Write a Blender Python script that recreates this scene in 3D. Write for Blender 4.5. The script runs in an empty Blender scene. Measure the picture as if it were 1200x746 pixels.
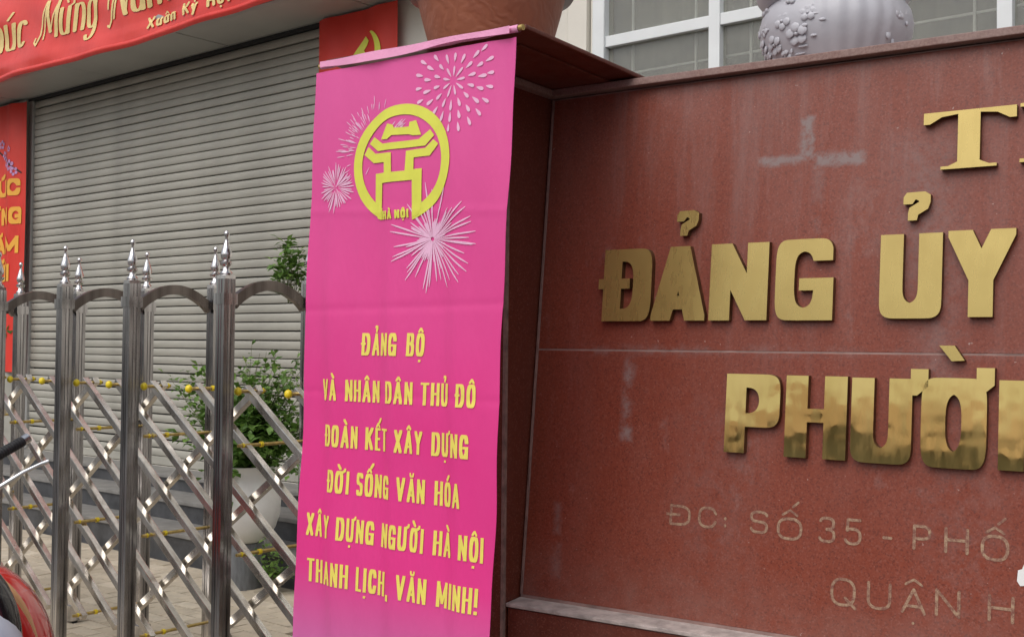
import bpy, bmesh, math, random, unicodedata
from math import sin, cos, pi, radians, atan, tan, atan2, sqrt
from mathutils import Vector, Matrix
from mathutils.geometry import delaunay_2d_cdt, convex_hull_2d
random.seed(11)
SC = bpy.context.scene
COL = SC.collection

# ------------------------------------------------------------------ camera, sky, sun, exposure
PITCH = atan(33/1330); ROLL = 0.010
cam = bpy.data.cameras.new('camera'); camo = bpy.data.objects.new('camera', cam); COL.objects.link(camo)
cam.sensor_width = 36; cam.lens = 36*1330/1200; cam.clip_start = 0.05; cam.clip_end = 3000
camo.matrix_world = Matrix.Translation((0, 0, 1.5)) @ Matrix.Rotation(pi/2+PITCH, 4, 'X') @ Matrix.Rotation(ROLL, 4, 'Z')
SC.camera = camo
SUN_EL = radians(52); SUN_DIR = Vector((-0.60, -0.80, 0)).normalized()      # horizontal direction towards the sun
w = bpy.data.worlds.new('World'); SC.world = w; w.use_nodes = True
wn = w.node_tree; wn.nodes.clear()
sky = wn.nodes.new('ShaderNodeTexSky'); sky.sky_type = 'NISHITA'; sky.sun_disc = False
sky.sun_elevation = SUN_EL; sky.sun_rotation = atan2(SUN_DIR.x, SUN_DIR.y)
sky.air_density = 1.0; sky.dust_density = 4.0; sky.ozone_density = 1.0
bg = wn.nodes.new('ShaderNodeBackground'); bg.inputs['Strength'].default_value = 0.13
wo = wn.nodes.new('ShaderNodeOutputWorld')
hsv = wn.nodes.new('ShaderNodeHueSaturation'); hsv.inputs['Saturation'].default_value = 0.45
wn.links.new(sky.outputs[0], hsv.inputs['Color']); wn.links.new(hsv.outputs[0], bg.inputs[0]); wn.links.new(bg.outputs[0], wo.inputs[0])
sl = bpy.data.lights.new('sun', 'SUN'); sl.energy = 1.25; sl.angle = radians(75); sl.color = (1, 0.96, 0.90)
so = bpy.data.objects.new('sun', sl); COL.objects.link(so)
sd = Vector((SUN_DIR.x*cos(SUN_EL), SUN_DIR.y*cos(SUN_EL), sin(SUN_EL)))
so.rotation_euler = sd.to_track_quat('Z', 'Y').to_euler(); so.location = (0, -3, 12)
SC.view_settings.view_transform = 'Standard'; SC.view_settings.look = 'None'
SC.view_settings.gamma = 1; SC.view_settings.exposure = 0.06

# ------------------------------------------------------------------ node helper
class NT:
    def __init__(s, name):
        s.m = bpy.data.materials.new(name); s.m.use_nodes = True
        s.t = s.m.node_tree; s.t.nodes.clear()
        s.out = s.t.nodes.new('ShaderNodeOutputMaterial')
        s.b = s.t.nodes.new('ShaderNodeBsdfPrincipled'); s.t.links.new(s.b.outputs[0], s.out.inputs[0])
        s.tc = s.t.nodes.new('ShaderNodeTexCoord')
    def put(s, inp, v):
        if hasattr(v, 'is_output') or isinstance(v, bpy.types.NodeSocket): s.t.links.new(v, inp)
        else:
            try: inp.default_value = v
            except Exception: inp.default_value = (v[0], v[1], v[2], 1)
    def n(s, typ, props=None, out=0, **ins):
        nd = s.t.nodes.new('ShaderNode'+typ)
        for k, v in (props or {}).items(): setattr(nd, k, v)
        for k, v in ins.items():
            key = int(k[1:]) if k[0] == 'i' and k[1:].isdigit() else k.replace('_', ' ')
            s.put(nd.inputs[key], v)
        return nd.outputs[out]
    def math(s, op, a, b=0.0, c=None):
        nd = s.t.nodes.new('ShaderNodeMath'); nd.operation = op
        s.put(nd.inputs[0], a); s.put(nd.inputs[1], b)
        if c is not None: s.put(nd.inputs[2], c)
        return nd.outputs[0]
    def mix(s, f, a, b):
        nd = s.t.nodes.new('ShaderNodeMix'); nd.data_type = 'RGBA'
        s.put(nd.inputs[0], f)
        for i, v in ((6, a), (7, b)):
            if isinstance(v, bpy.types.NodeSocket): s.t.links.new(v, nd.inputs[i])
            else: nd.inputs[i].default_value = (v[0], v[1], v[2], 1)
        return nd.outputs[2]
    def noise(s, scale, detail=3, stretch=None, rough=0.55, vec=None):
        v = vec or s.tc.outputs['Object']
        if stretch:
            v = s.n('Mapping', i0=v, Scale=stretch)
        return s.n('TexNoise', i0=v, Scale=scale, Detail=detail, Roughness=rough)
    def ramp(s, f, a, b):
        return s.n('MapRange', i0=f, i1=a, i2=b, i3=0.0, i4=1.0)
    def set(s, **k):
        for kk, v in k.items(): s.put(s.b.inputs[kk.replace('_', ' ')], v)
        return s
    def bump(s, h, strength=0.3, dist=0.01):
        o = s.n('Bump', Strength=strength, Distance=dist, Height=h); s.t.links.new(o, s.b.inputs['Normal']); return s

def simple(name, col, rough=0.5, metal=0.0, var=0.12, vscale=6, bump=0.0, bscale=60, stretch=None, **kw):
    t = NT(name); f = t.ramp(t.noise(vscale, 4, stretch), 0.3, 0.7)
    a = [c*(1-var) for c in col]; b = [min(1, c*(1+var)) for c in col]
    t.set(Base_Color=t.mix(f, a, b), Roughness=rough, Metallic=metal, **kw)
    if bump: t.bump(t.noise(bscale, 3, stretch), bump, 0.01)
    return t.m

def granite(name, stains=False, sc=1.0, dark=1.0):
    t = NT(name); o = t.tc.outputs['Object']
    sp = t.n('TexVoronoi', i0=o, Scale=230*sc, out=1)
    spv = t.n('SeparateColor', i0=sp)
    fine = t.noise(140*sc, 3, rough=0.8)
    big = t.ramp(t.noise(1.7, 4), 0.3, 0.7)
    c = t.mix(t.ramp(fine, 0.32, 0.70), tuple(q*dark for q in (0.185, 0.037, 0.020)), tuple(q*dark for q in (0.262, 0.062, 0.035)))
    c = t.mix(t.math('MULTIPLY', t.math('GREATER_THAN', spv, 0.86), 0.38), c, (0.055, 0.016, 0.013))
    c = t.mix(t.math('MULTIPLY', t.math('LESS_THAN', spv, 0.12), 0.22), c, (0.34, 0.15, 0.12))
    c = t.mix(t.math('MULTIPLY', big, 0.30), c, (0.15, 0.045, 0.034))
    c = t.mix(t.math('MULTIPLY', t.ramp(t.noise(4, 4, (1, 1, .18)), .5, .8), .22), c, (0.25, 0.13, 0.11))
    r = t.math('ADD', 0.28, t.math('MULTIPLY', t.ramp(t.noise(9, 5), 0.3, 0.75), 0.25))
    if stains:
        sx = t.n('SeparateXYZ', i0=o); x = sx; nd = sx.node; z = nd.outputs[2]
        wob = t.math('MULTIPLY', t.math('SUBTRACT', t.noise(34, 5), 0.5), 0.03)
        def box(cx, cz, hx, hz, soft):
            ax = t.math('SUBTRACT', t.math('ABSOLUTE', t.math('SUBTRACT', t.math('ADD', x, wob), cx)), hx)
            az = t.math('SUBTRACT', t.math('ABSOLUTE', t.math('SUBTRACT', t.math('ADD', z, wob), cz)), hz)
            return t.ramp(t.math('MAXIMUM', ax, az), soft, -soft)
        brk = t.ramp(t.noise(38, 5, rough=0.8), 0.30, 0.55)
        brk2 = t.ramp(t.noise(16, 5, rough=0.8), 0.42, 0.62)
        m = 0.0
        for (cx, cz, hx, hz, soft, k, b2) in ((0.935, 2.15, 0.020, 0.062, .007, 1, 0), (0.945, 2.083, 0.165, 0.015, .007, .95, 1),
                                      (1.04, 2.072, 0.075, 0.019, .007, .95, 0), (0.86, 2.085, 0.07, 0.012, .007, .95, 0),
                                      (0.367, 1.335, 0.012, 0.13, .016, .65, 1), (0.367, 1.40, 0.018, 0.035, .012, .6, 1), (0.372, 1.22, 0.018, 0.02, .012, .7, 0),
                                      (0.975, 1.93, 0.006, 0.09, .016, .5, 1), (0.975, 2.0, 0.01, 0.05, .02, .45, 0), (0.62, 1.492, 0.42, 0.012, .014, .40, 1), (1.2, 1.492, 0.6, 0.008, .014, .3, 1),
                                      (0.13, 0.93, 0.010, 0.05, .012, .45, 0), (0.135, 0.79, 0.010, 0.05, .015, .40, 0), (0.62, 1.12, 0.006, 0.12, .02, .22, 1),
                                      (1.30, 1.90, 0.08, 0.20, .08, .45, 0), (1.33, 1.50, 0.05, 0.12, .05, .35, 0), (0.70, 1.05, 0.10, 0.25, .12, .18, 1), (1.42, 1.0, .10, .3, .1, .2, 1)):
            mk = t.math('MULTIPLY', t.math('MULTIPLY', box(cx, cz, hx, hz, soft), brk2 if b2 else brk), k)
            m = mk if m == 0.0 else t.math('MAXIMUM', m, mk)
        c = t.mix(t.math('MULTIPLY', m, .95), c, (0.26, 0.21, 0.205))
        sky_sheen = t.math('MULTIPLY', t.ramp(z, 1.55, 2.4), t.ramp(t.noise(3.2, 4, (2.5, 1, 0.35)), 0.35, 0.75))  # sky reflection painted into the upper stone as a paler tint
        strk = t.math('MULTIPLY', t.ramp(t.noise(7, 5, (1.6, 1, .10), rough=.7), .50, .72), t.ramp(z, 0.9, 2.3))
        c = t.mix(t.math('MULTIPLY', strk, .38), c, (0.27, 0.19, 0.18))
        smu = t.ramp(t.noise(5, 6, (1, 1, .6), rough=.75), .60, .74)
        c = t.mix(t.math('MULTIPLY', smu, .30), c, (0.29, 0.22, 0.21))
        c = t.mix(t.math('MULTIPLY', sky_sheen, 0.28), c, (0.27, 0.17, 0.155))
        dust = t.math('MULTIPLY', t.ramp(z, 0.86, 0.64), t.ramp(t.noise(14, 4), 0.25, 0.8))
        c = t.mix(t.math('MULTIPLY', dust, 0.45), c, (0.28, 0.19, 0.165))
        dots = t.math('GREATER_THAN', t.noise(70, 2), 0.765)
        c = t.mix(t.math('MULTIPLY', dots, 0.6), c, (0.42, 0.33, 0.30))
        r = t.math('ADD', r, t.math('MULTIPLY', m, 0.4))
    t.set(Base_Color=c, Roughness=r, Specular_IOR_Level=0.32)
    t.bump(t.noise(300, 2), 0.05, 0.002)
    return t.m

M = {}
M['granite'] = granite('red_granite', True)
M['granite_plain_shaded'] = granite('red_granite_plain_shaded', dark=.58)  # unstained stone, darkened to paint in the shade of pillar side and slab underside
def _cap():
    t = NT('dusty_granite_edge'); f = t.ramp(t.noise(120, 3, rough=.8), .35, .65)
    c = t.mix(f, (0.17, 0.085, 0.072), (0.30, 0.185, 0.16)); d = t.ramp(t.noise(9, 4), .35, .7)
    t.set(Base_Color=t.mix(t.math('MULTIPLY', d, .4), c, (0.33, 0.26, 0.24)), Roughness=.6).bump(t.noise(90, 3), .25, .003); return t.m
M['cap'] = _cap()
M['ledge'] = simple('weathered_pale_ledge', (0.42, 0.36, 0.34), .75, var=.3, vscale=22, bump=.3)
M['grout'] = simple('pale_grout', (0.24, 0.145, 0.125), .85, var=.35, vscale=25, bump=.3)
M['seam_grout'] = simple('pale_seam_grout', (0.27, 0.175, 0.155), .85, var=.35, vscale=12)
M['joint'] = simple('dark_joint', (0.05, 0.03, 0.028), .8)
def _brass(name='polished_brass', metal=.92, r0=.03, bump=.17, c1=(0.50, 0.375, 0.13), c2=(0.58, 0.44, 0.165)):
    t = NT(name); n1 = t.ramp(t.noise(5, 4), .3, .7)
    c = t.mix(n1, c1, c2)
    scr = t.ramp(t.noise(40, 4, (1, 1, .25)), .35, .75)
    t.set(Base_Color=c, Metallic=metal, Roughness=t.math('ADD', r0, t.math('MULTIPLY', scr, .12)))
    t.bump(t.noise(6, 2), bump, .012); return t.m
M['brass'] = _brass()
M['brass_satin'] = _brass('satin_brass', .55, .24, .06, (0.385, 0.285, 0.092), (0.44, 0.335, 0.112))
M['brass_side'] = simple('shaded_brass_return', (0.20, 0.13, 0.06), .45, .9, var=.3, vscale=30)  # letter returns darkened in colour for the weaker light on their sides
def _engr():
    t = NT('worn_gilt_engraving'); n = t.ramp(t.noise(60, 5, rough=.8), .40, .62)
    c = t.mix(n, (0.19, 0.07, 0.05), (0.40, 0.27, 0.17)); t.set(Base_Color=c, Roughness=.6); return t.m
M['engraved'] = _engr()
def cloth(name, c1, c2, rough=.42, trans=0.0):
    t = NT(name); f = t.ramp(t.noise(2.5, 3), .3, .7)
    t.set(Base_Color=t.mix(f, c1, c2), Roughness=rough, Specular_IOR_Level=.45)
    t.bump(t.noise(5, 4, (1, 1, .6)), .35, .02); return t
def _pink():
    t = NT('pink_printed_vinyl'); z = t.n('SeparateXYZ', i0=t.tc.outputs['Object']).node.outputs[2]
    c = t.mix(t.ramp(z, 1.2, 2.3), (0.86, 0.05, 0.29), (0.82, 0.115, 0.38))
    c = t.mix(t.math('MULTIPLY', t.ramp(z, 0.80, 0.50), .85), c, (0.60, 0.22, 0.50))
    f = t.ramp(t.noise(3, 3), .3, .7); c = t.mix(t.math('MULTIPLY', f, .12), c, (0.82, 0.16, 0.42))
    t.set(Base_Color=c, Roughness=.36, Specular_IOR_Level=.32)
    t.bump(t.math('ADD', t.noise(6, 4, (1.6, 1, .5)), t.math('MULTIPLY', t.noise(260, 2), .04)), .28, .02)
    tr = t.t.nodes.new('ShaderNodeBsdfTranslucent'); tr.inputs[0].default_value = (.85, .12, .35, 1); mx = t.t.nodes.new('ShaderNodeMixShader'); mx.inputs[0].default_value = .10
    t.t.links.new(t.b.outputs[0], mx.inputs[1]); t.t.links.new(tr.outputs[0], mx.inputs[2]); t.t.links.new(mx.outputs[0], t.out.inputs[0]); return t.m
M['pink'] = _pink()
M['pink_hem'] = simple('pale_pink_hem', (0.86, 0.36, 0.58), .4, var=.1, bump=.3, bscale=30)
M['yellow_print'] = simple('yellow_print', (0.88, 0.74, 0.14), .45, var=.06, vscale=20)
M['emblem_print'] = simple('yellow_green_print', (0.74, 0.75, 0.09), .45, var=.05, vscale=20)
M['spark_print'] = simple('pale_pink_print', (0.86, 0.50, 0.70), .45, var=.08)
M['spark_print_faint'] = simple('faint_pink_print', (0.80, 0.24, 0.46), .45, var=.08)
M['red'] = cloth('red_banner_cloth', (0.62, 0.030, 0.018), (0.75, 0.055, 0.035), .5).m
M['red_gloss'] = cloth('red_banner_vinyl', (0.66, 0.045, 0.035), (0.76, 0.075, 0.06), .30).m
M['gold_print'] = simple('gold_print', (0.80, 0.62, 0.26), .45, var=.08, vscale=20)
M['orange_print'] = simple('orange_print', (0.85, 0.42, 0.05), .45, var=.06)
M['violet_print'] = simple('violet_blossom_print', (0.55, 0.30, 0.55), .5, var=.3, vscale=40)
M['slat'] = simple('grey_shutter_paint', (0.35, 0.34, 0.298), .5, .0, var=.14, vscale=2.2, bump=.12, bscale=30, stretch=(1, 1, 3))
M['dark'] = simple('dark_gap', (0.02, 0.02, 0.02), .8)
M['soffit'] = simple('grey_soffit_panel', (0.40, 0.40, 0.37), .45, .0, var=.08, vscale=2)
M['fascia'] = simple('aluminium_fascia', (0.42, 0.42, 0.41), .35, .4, var=.06)
M['cream'] = simple('cream_wall_paint', (0.74, 0.71, 0.64), .7, var=.05, vscale=2, bump=.1)
M['white'] = simple('white_window_paint', (0.74, 0.77, 0.78), .4, var=.05, vscale=5)
M['glass'] = None
def _glass():
    t = NT('window_glass'); g = t.noise(2.2, 3, (1, 1, 2.2))
    t.set(Base_Color=(0.80, 0.80, 0.74), Roughness=.06, Transmission_Weight=.85, IOR=1.45, Alpha=1.0)
    t.bump(g, .15, .01); return t.m
M['glass'] = _glass()
def _curtain():
    t = NT('dim_curtain'); f = t.ramp(t.noise(2.2, 3, (1.5, 1, 2.5)), .35, .65)
    t.set(Base_Color=t.mix(f, (0.10, 0.10, 0.08), (0.24, 0.235, 0.19)), Roughness=.85); return t.m
M['curtain'] = _curtain()
def _steel(name, c1, c2, r0=.16, bs=.15):
    t = NT(name); n = t.noise(22, 4, (1, 1, .05)); f = t.ramp(n, .35, .65)
    t.set(Base_Color=t.mix(f, c1, c2), Metallic=1.0, Roughness=t.math('ADD', r0, t.math('MULTIPLY', t.noise(9, 4), .2)))
    t.bump(t.noise(40, 3, (1, 1, .08)), bs, .003); return t.m
M['steel'] = _steel('brushed_gate_steel', (0.20, 0.195, 0.195), (0.76, 0.75, 0.75), .10)
M['steel_bar'] = _steel('lattice_steel', (0.56, 0.53, 0.49), (0.80, 0.77, 0.72), .14, .04)
M['chrome'] = _steel('finial_chrome', (0.62, 0.60, 0.60), (0.82, 0.80, 0.80), .10)
M['arch'] = _steel('dark_arch_steel', (0.13, 0.11, 0.10), (0.25, 0.22, 0.20), .2)
M['yellow_cap'] = simple('yellow_plastic', (0.78, 0.60, 0.02), .35, var=.1, vscale=40)
M['bush_brass'] = simple('yellowed_rod', (0.50, 0.36, 0.12), .4, .5, var=.3, vscale=30)
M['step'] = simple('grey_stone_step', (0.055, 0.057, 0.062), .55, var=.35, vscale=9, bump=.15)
M['tread'] = simple('sunlit_stone_tread', (0.20, 0.195, 0.185), .6, var=.2, vscale=9, bump=.1)  # treads coloured lighter than the risers to paint in their sunlit tops
M['ground'] = simple('street_concrete', (0.13, 0.125, 0.12), .9, var=.25, vscale=1.3, bump=.2)
M['bed'] = simple('mortar_bed', (0.24, 0.21, 0.17), .95, var=.3, vscale=30, bump=.3)
def _paver():
    t = NT('beige_paver'); oi = t.n('ObjectInfo', out=5)
    c = t.mix(oi, (0.47, 0.40, 0.30), (0.62, 0.545, 0.43)); f = t.ramp(t.noise(18, 5, vec=t.n('NewGeometry')), .35, .7)
    t.set(Base_Color=t.mix(t.math('MULTIPLY', f, .5), c, (0.36, 0.32, 0.26)), Roughness=.85)
    t.bump(t.noise(60, 4), .4, .004); return t.m
M['paver'] = _paver()
def _terra():
    t = NT('brushed_terracotta'); wv = t.n('TexWave', {'wave_type': 'BANDS', 'bands_direction': 'DIAGONAL'}, i0=t.tc.outputs['Object'], Scale=9, Distortion=14, Detail=3, out=1)
    f = t.ramp(wv, .2, .8); n = t.ramp(t.noise(6, 4), .3, .7)
    c = t.mix(n, (0.30, 0.095, 0.050), (0.36, 0.125, 0.068)); c = t.mix(t.math('MULTIPLY', f, .22), c, (0.23, 0.07, 0.04))
    t.set(Base_Color=c, Roughness=.45).bump(wv, .2, .006); return t.m
M['terra'] = _terra()
M['terra_dark'] = simple('dark_terracotta_rim', (0.10, 0.035, 0.028), .4, var=.2)
M['lilac'] = simple('lilac_grey_glaze', (0.50, 0.50, 0.545), .45, var=.05, vscale=14, bump=.12, bscale=25)
M['soil'] = simple('potting_soil', (0.05, 0.035, 0.025), .95, var=.4, vscale=30, bump=.5)
M['pot_white'] = simple('white_glazed_ceramic', (0.82, 0.82, 0.81), .3, var=.06, vscale=8)
M['concrete'] = simple('blue_grey_concrete', (0.20, 0.215, 0.235), .8, var=.25, vscale=(14), bump=.3, stretch=(3, 3, .6))
def _leaf(name, a, b):
    t = NT(name); oi = t.n('NewGeometry', out=8)
    t.set(Base_Color=t.mix(oi, a, b), Roughness=.5, Subsurface_Weight=0.0, Specular_IOR_Level=.35)
    tr = t.t.nodes.new('ShaderNodeBsdfTranslucent'); tr.inputs[0].default_value = (0.10, 0.22, 0.03, 1)
    mx = t.t.nodes.new('ShaderNodeMixShader'); mx.inputs[0].default_value = .25
    t.t.links.new(t.b.outputs[0], mx.inputs[1]); t.t.links.new(tr.outputs[0], mx.inputs[2]); t.t.links.new(mx.outputs[0], t.out.inputs[0])
    return t.m
M['leaf'] = _leaf('small_green_leaf', (0.05, 0.115, 0.022), (0.20, 0.34, 0.075))
M['stem'] = simple('thin_stem', (0.10, 0.11, 0.045), .7)
M['scooter_red'] = simple('glossy_red_bodywork', (0.55, 0.018, 0.014), .12, var=.06, Coat_Weight=.8)
M['black_rubber'] = simple('black_rubber', (0.018, 0.018, 0.02), .55, bump=.2)
M['black_gloss'] = simple('black_gloss_plastic', (0.012, 0.012, 0.014), .1)
M['silver'] = simple('polished_alloy', (0.80, 0.80, 0.80), .18, 1.0, var=.05)
M['pale_panel'] = simple('pale_blue_plastic', (0.50, 0.57, 0.66), .22, var=.05)
M['amber'] = simple('amber_lens', (0.62, 0.36, 0.18), .15, var=.1)

# ------------------------------------------------------------------ object helpers
def link(name, me, mats, parent=None):
    o = bpy.data.objects.new(name, me); COL.objects.link(o)
    if me is not None:
        me.name = name
        for m in (mats if isinstance(mats, (list, tuple)) else [mats]): me.materials.append(M[m] if isinstance(m, str) else m)
    if parent is not None: o.parent = parent
    return o
def tag(o, label, cat, group=None):
    o['label'] = label; o['category'] = cat
    if group: o['group'] = group
    return o
def frame(name, loc, deg):
    o = bpy.data.objects.new(name, None); COL.objects.link(o); o.location = loc; o.rotation_euler = (0, 0, radians(deg))
    o.empty_display_size = .2; return o
class MB:
    def __init__(s): s.v = []; s.f = []; s.mi = []; s.k = 0
    def add(s, vs, fs, mi=None):
        b = len(s.v); s.v += [tuple(p) for p in vs]; s.f += [tuple(i+b for i in f) for f in fs]
        s.mi += [s.k if mi is None else mi]*len(fs); return s
    def box(s, x0, x1, y0, y1, z0, z1):
        vs = [(x, y, z) for z in (z0, z1) for y in (y0, y1) for x in (x0, x1)]
        return s.add(vs, [(0, 2, 3, 1), (4, 5, 7, 6), (0, 1, 5, 4), (2, 6, 7, 3), (0, 4, 6, 2), (1, 3, 7, 5)])
    def lathe(s, prof, n=32, c=(0, 0, 0), mod=None, sx=1, sy=1):
        vs = []
        for (r, z) in prof:
            for i in range(n):
                a = 2*pi*i/n; rr = r*(mod(a, z) if mod else 1)
                vs.append((c[0]+rr*cos(a)*sx, c[1]+rr*sin(a)*sy, c[2]+z))
        fs = [(j*n+i, j*n+(i+1) % n, (j+1)*n+(i+1) % n, (j+1)*n+i) for j in range(len(prof)-1) for i in range(n)]
        if prof[0][0] > 1e-6: fs.append(tuple(range(n))[::-1])
        if prof[-1][0] > 1e-6: fs.append(tuple(range((len(prof)-1)*n, len(prof)*n)))
        return s.add(vs, fs)
    def tube(s, pts, r, n=8, cap=True):
        pts = [Vector(p) for p in pts]; rs = r if isinstance(r, (list, tuple)) else [r]*len(pts)
        vs = []; up = Vector((0.13, 0.2, 1)).normalized()
        for i, p in enumerate(pts):
            d = (pts[min(i+1, len(pts)-1)]-pts[max(i-1, 0)]).normalized()
            a = d.cross(up)
            if a.length < 1e-3: a = d.cross(Vector((1, 0, 0)))
            a.normalize(); b = d.cross(a).normalized()
            for k in range(n):
                t = 2*pi*(k+.5)/n; q = p+(a*cos(t)+b*sin(t))*rs[i]; vs.append(q)
        m = len(pts)
        fs = [(j*n+i, j*n+(i+1) % n, (j+1)*n+(i+1) % n, (j+1)*n+i) for j in range(m-1) for i in range(n)]
        if cap: fs += [tuple(range(n))[::-1], tuple(range((m-1)*n, m*n))]
        return s.add(vs, fs)
    def ellipsoid(s, c, r, nu=16, nv=10, z0=-1, z1=1):
        prof = []
        for j in range(nv+1):
            z = z0+(z1-z0)*j/nv; a = sqrt(max(0, 1-z*z)); prof.append((a, z))
        vs = [(c[0]+q*cos(2*pi*i/nu)*r[0], c[1]+q*sin(2*pi*i/nu)*r[1], c[2]+z*r[2]) for q, z in prof for i in range(nu)]
        fs = [(j*nu+i, j*nu+(i+1) % nu, (j+1)*nu+(i+1) % nu, (j+1)*nu+i) for j in range(nv) for i in range(nu)]
        return s.add(vs, fs)
    def grid(s, fn, us, vs_):
        P = [fn(u, v) for v in vs_ for u in us]; n = len(us)
        return s.add(P, [(j*n+i, j*n+i+1, (j+1)*n+i+1, (j+1)*n+i) for j in range(len(vs_)-1) for i in range(n-1)])
    def me(s, smooth=False, bevel=0, name='m'):
        me = bpy.data.meshes.new(name); me.from_pydata(s.v, [], s.f); me.update()
        bm = bmesh.new(); bm.from_mesh(me)
        for i, f in enumerate(bm.faces): f.material_index = s.mi[i]
        bmesh.ops.remove_doubles(bm, verts=bm.verts, dist=1e-6)
        if bevel: 
            es = [e for e in bm.edges if len(e.link_faces) == 2 and e.calc_face_angle(0) > .6]
            bmesh.ops.bevel(bm, geom=es, offset=bevel, segments=2, affect='EDGES', profile=.6)
        bmesh.ops.recalc_face_normals(bm, faces=bm.faces)
        bm.to_mesh(me); bm.free()
        if smooth:
            for p in me.polygons: p.use_smooth = True
            try: me.set_sharp_from_angle(angle=radians(smooth if smooth is not True else 40))
            except Exception: pass
        return me
    def build(s, name, mats, parent=None, **k): return link(name, s.me(**k), mats, parent)
def mi_build(mb, name, mats, parent, **k): return mb.build(name, mats, parent, **k)
def linsp(a, b, n): return [a+(b-a)*i/(n-1) for i in range(n)]

# ------------------------------------------------------------------ flat shapes and lettering (polygon union by constrained Delaunay)
def union(add, sub=()):
    vs = []; fs = []
    for p in list(add)+list(sub):
        ar = sum(a[0]*b[1]-b[0]*a[1] for a, b in zip(p, list(p[1:])+[p[0]]))
        if ar < 0: p = list(p)[::-1]
        fs.append(list(range(len(vs), len(vs)+len(p)))); vs += [Vector((q[0], q[1])) for q in p]
    ov, oe, of, a, b, orf = delaunay_2d_cdt(vs, [], fs, 1, 1e-6)
    na = len(add); keep = []
    for f, src in zip(of, orf):
        if any(i < na for i in src) and not any(i >= na for i in src): keep.append(f)
    return [tuple(v) for v in ov], keep
def hull(pts):
    i = convex_hull_2d([Vector(p) for p in pts]); return [pts[k] for k in i]
def nibstroke(path, nx, nz, rnd=False):
    out = []
    if rnd: nib = [(nx*cos(2*pi*k/10), nz*sin(2*pi*k/10)) for k in range(10)]
    else: nib = [(-nx, -nz), (nx, -nz), (nx, nz), (-nx, nz)]
    if len(path) == 1: path = path*2
    for p, q in zip(path, path[1:]):
        out.append(hull([(c[0]+a, c[1]+b) for c in (p, q) for a, b in nib]))
    return out
def sup(cx, cy, rx, ry, a0, a1, n=14, e=2.6):
    r = []
    for i in range(n+1):
        a = radians(a0+(a1-a0)*i/n); c, s_ = cos(a), sin(a)
        r.append((cx+rx*math.copysign(abs(c)**(2/e), c), cy+ry*math.copysign(abs(s_)**(2/e), s_)))
    return r
X = .68
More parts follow.
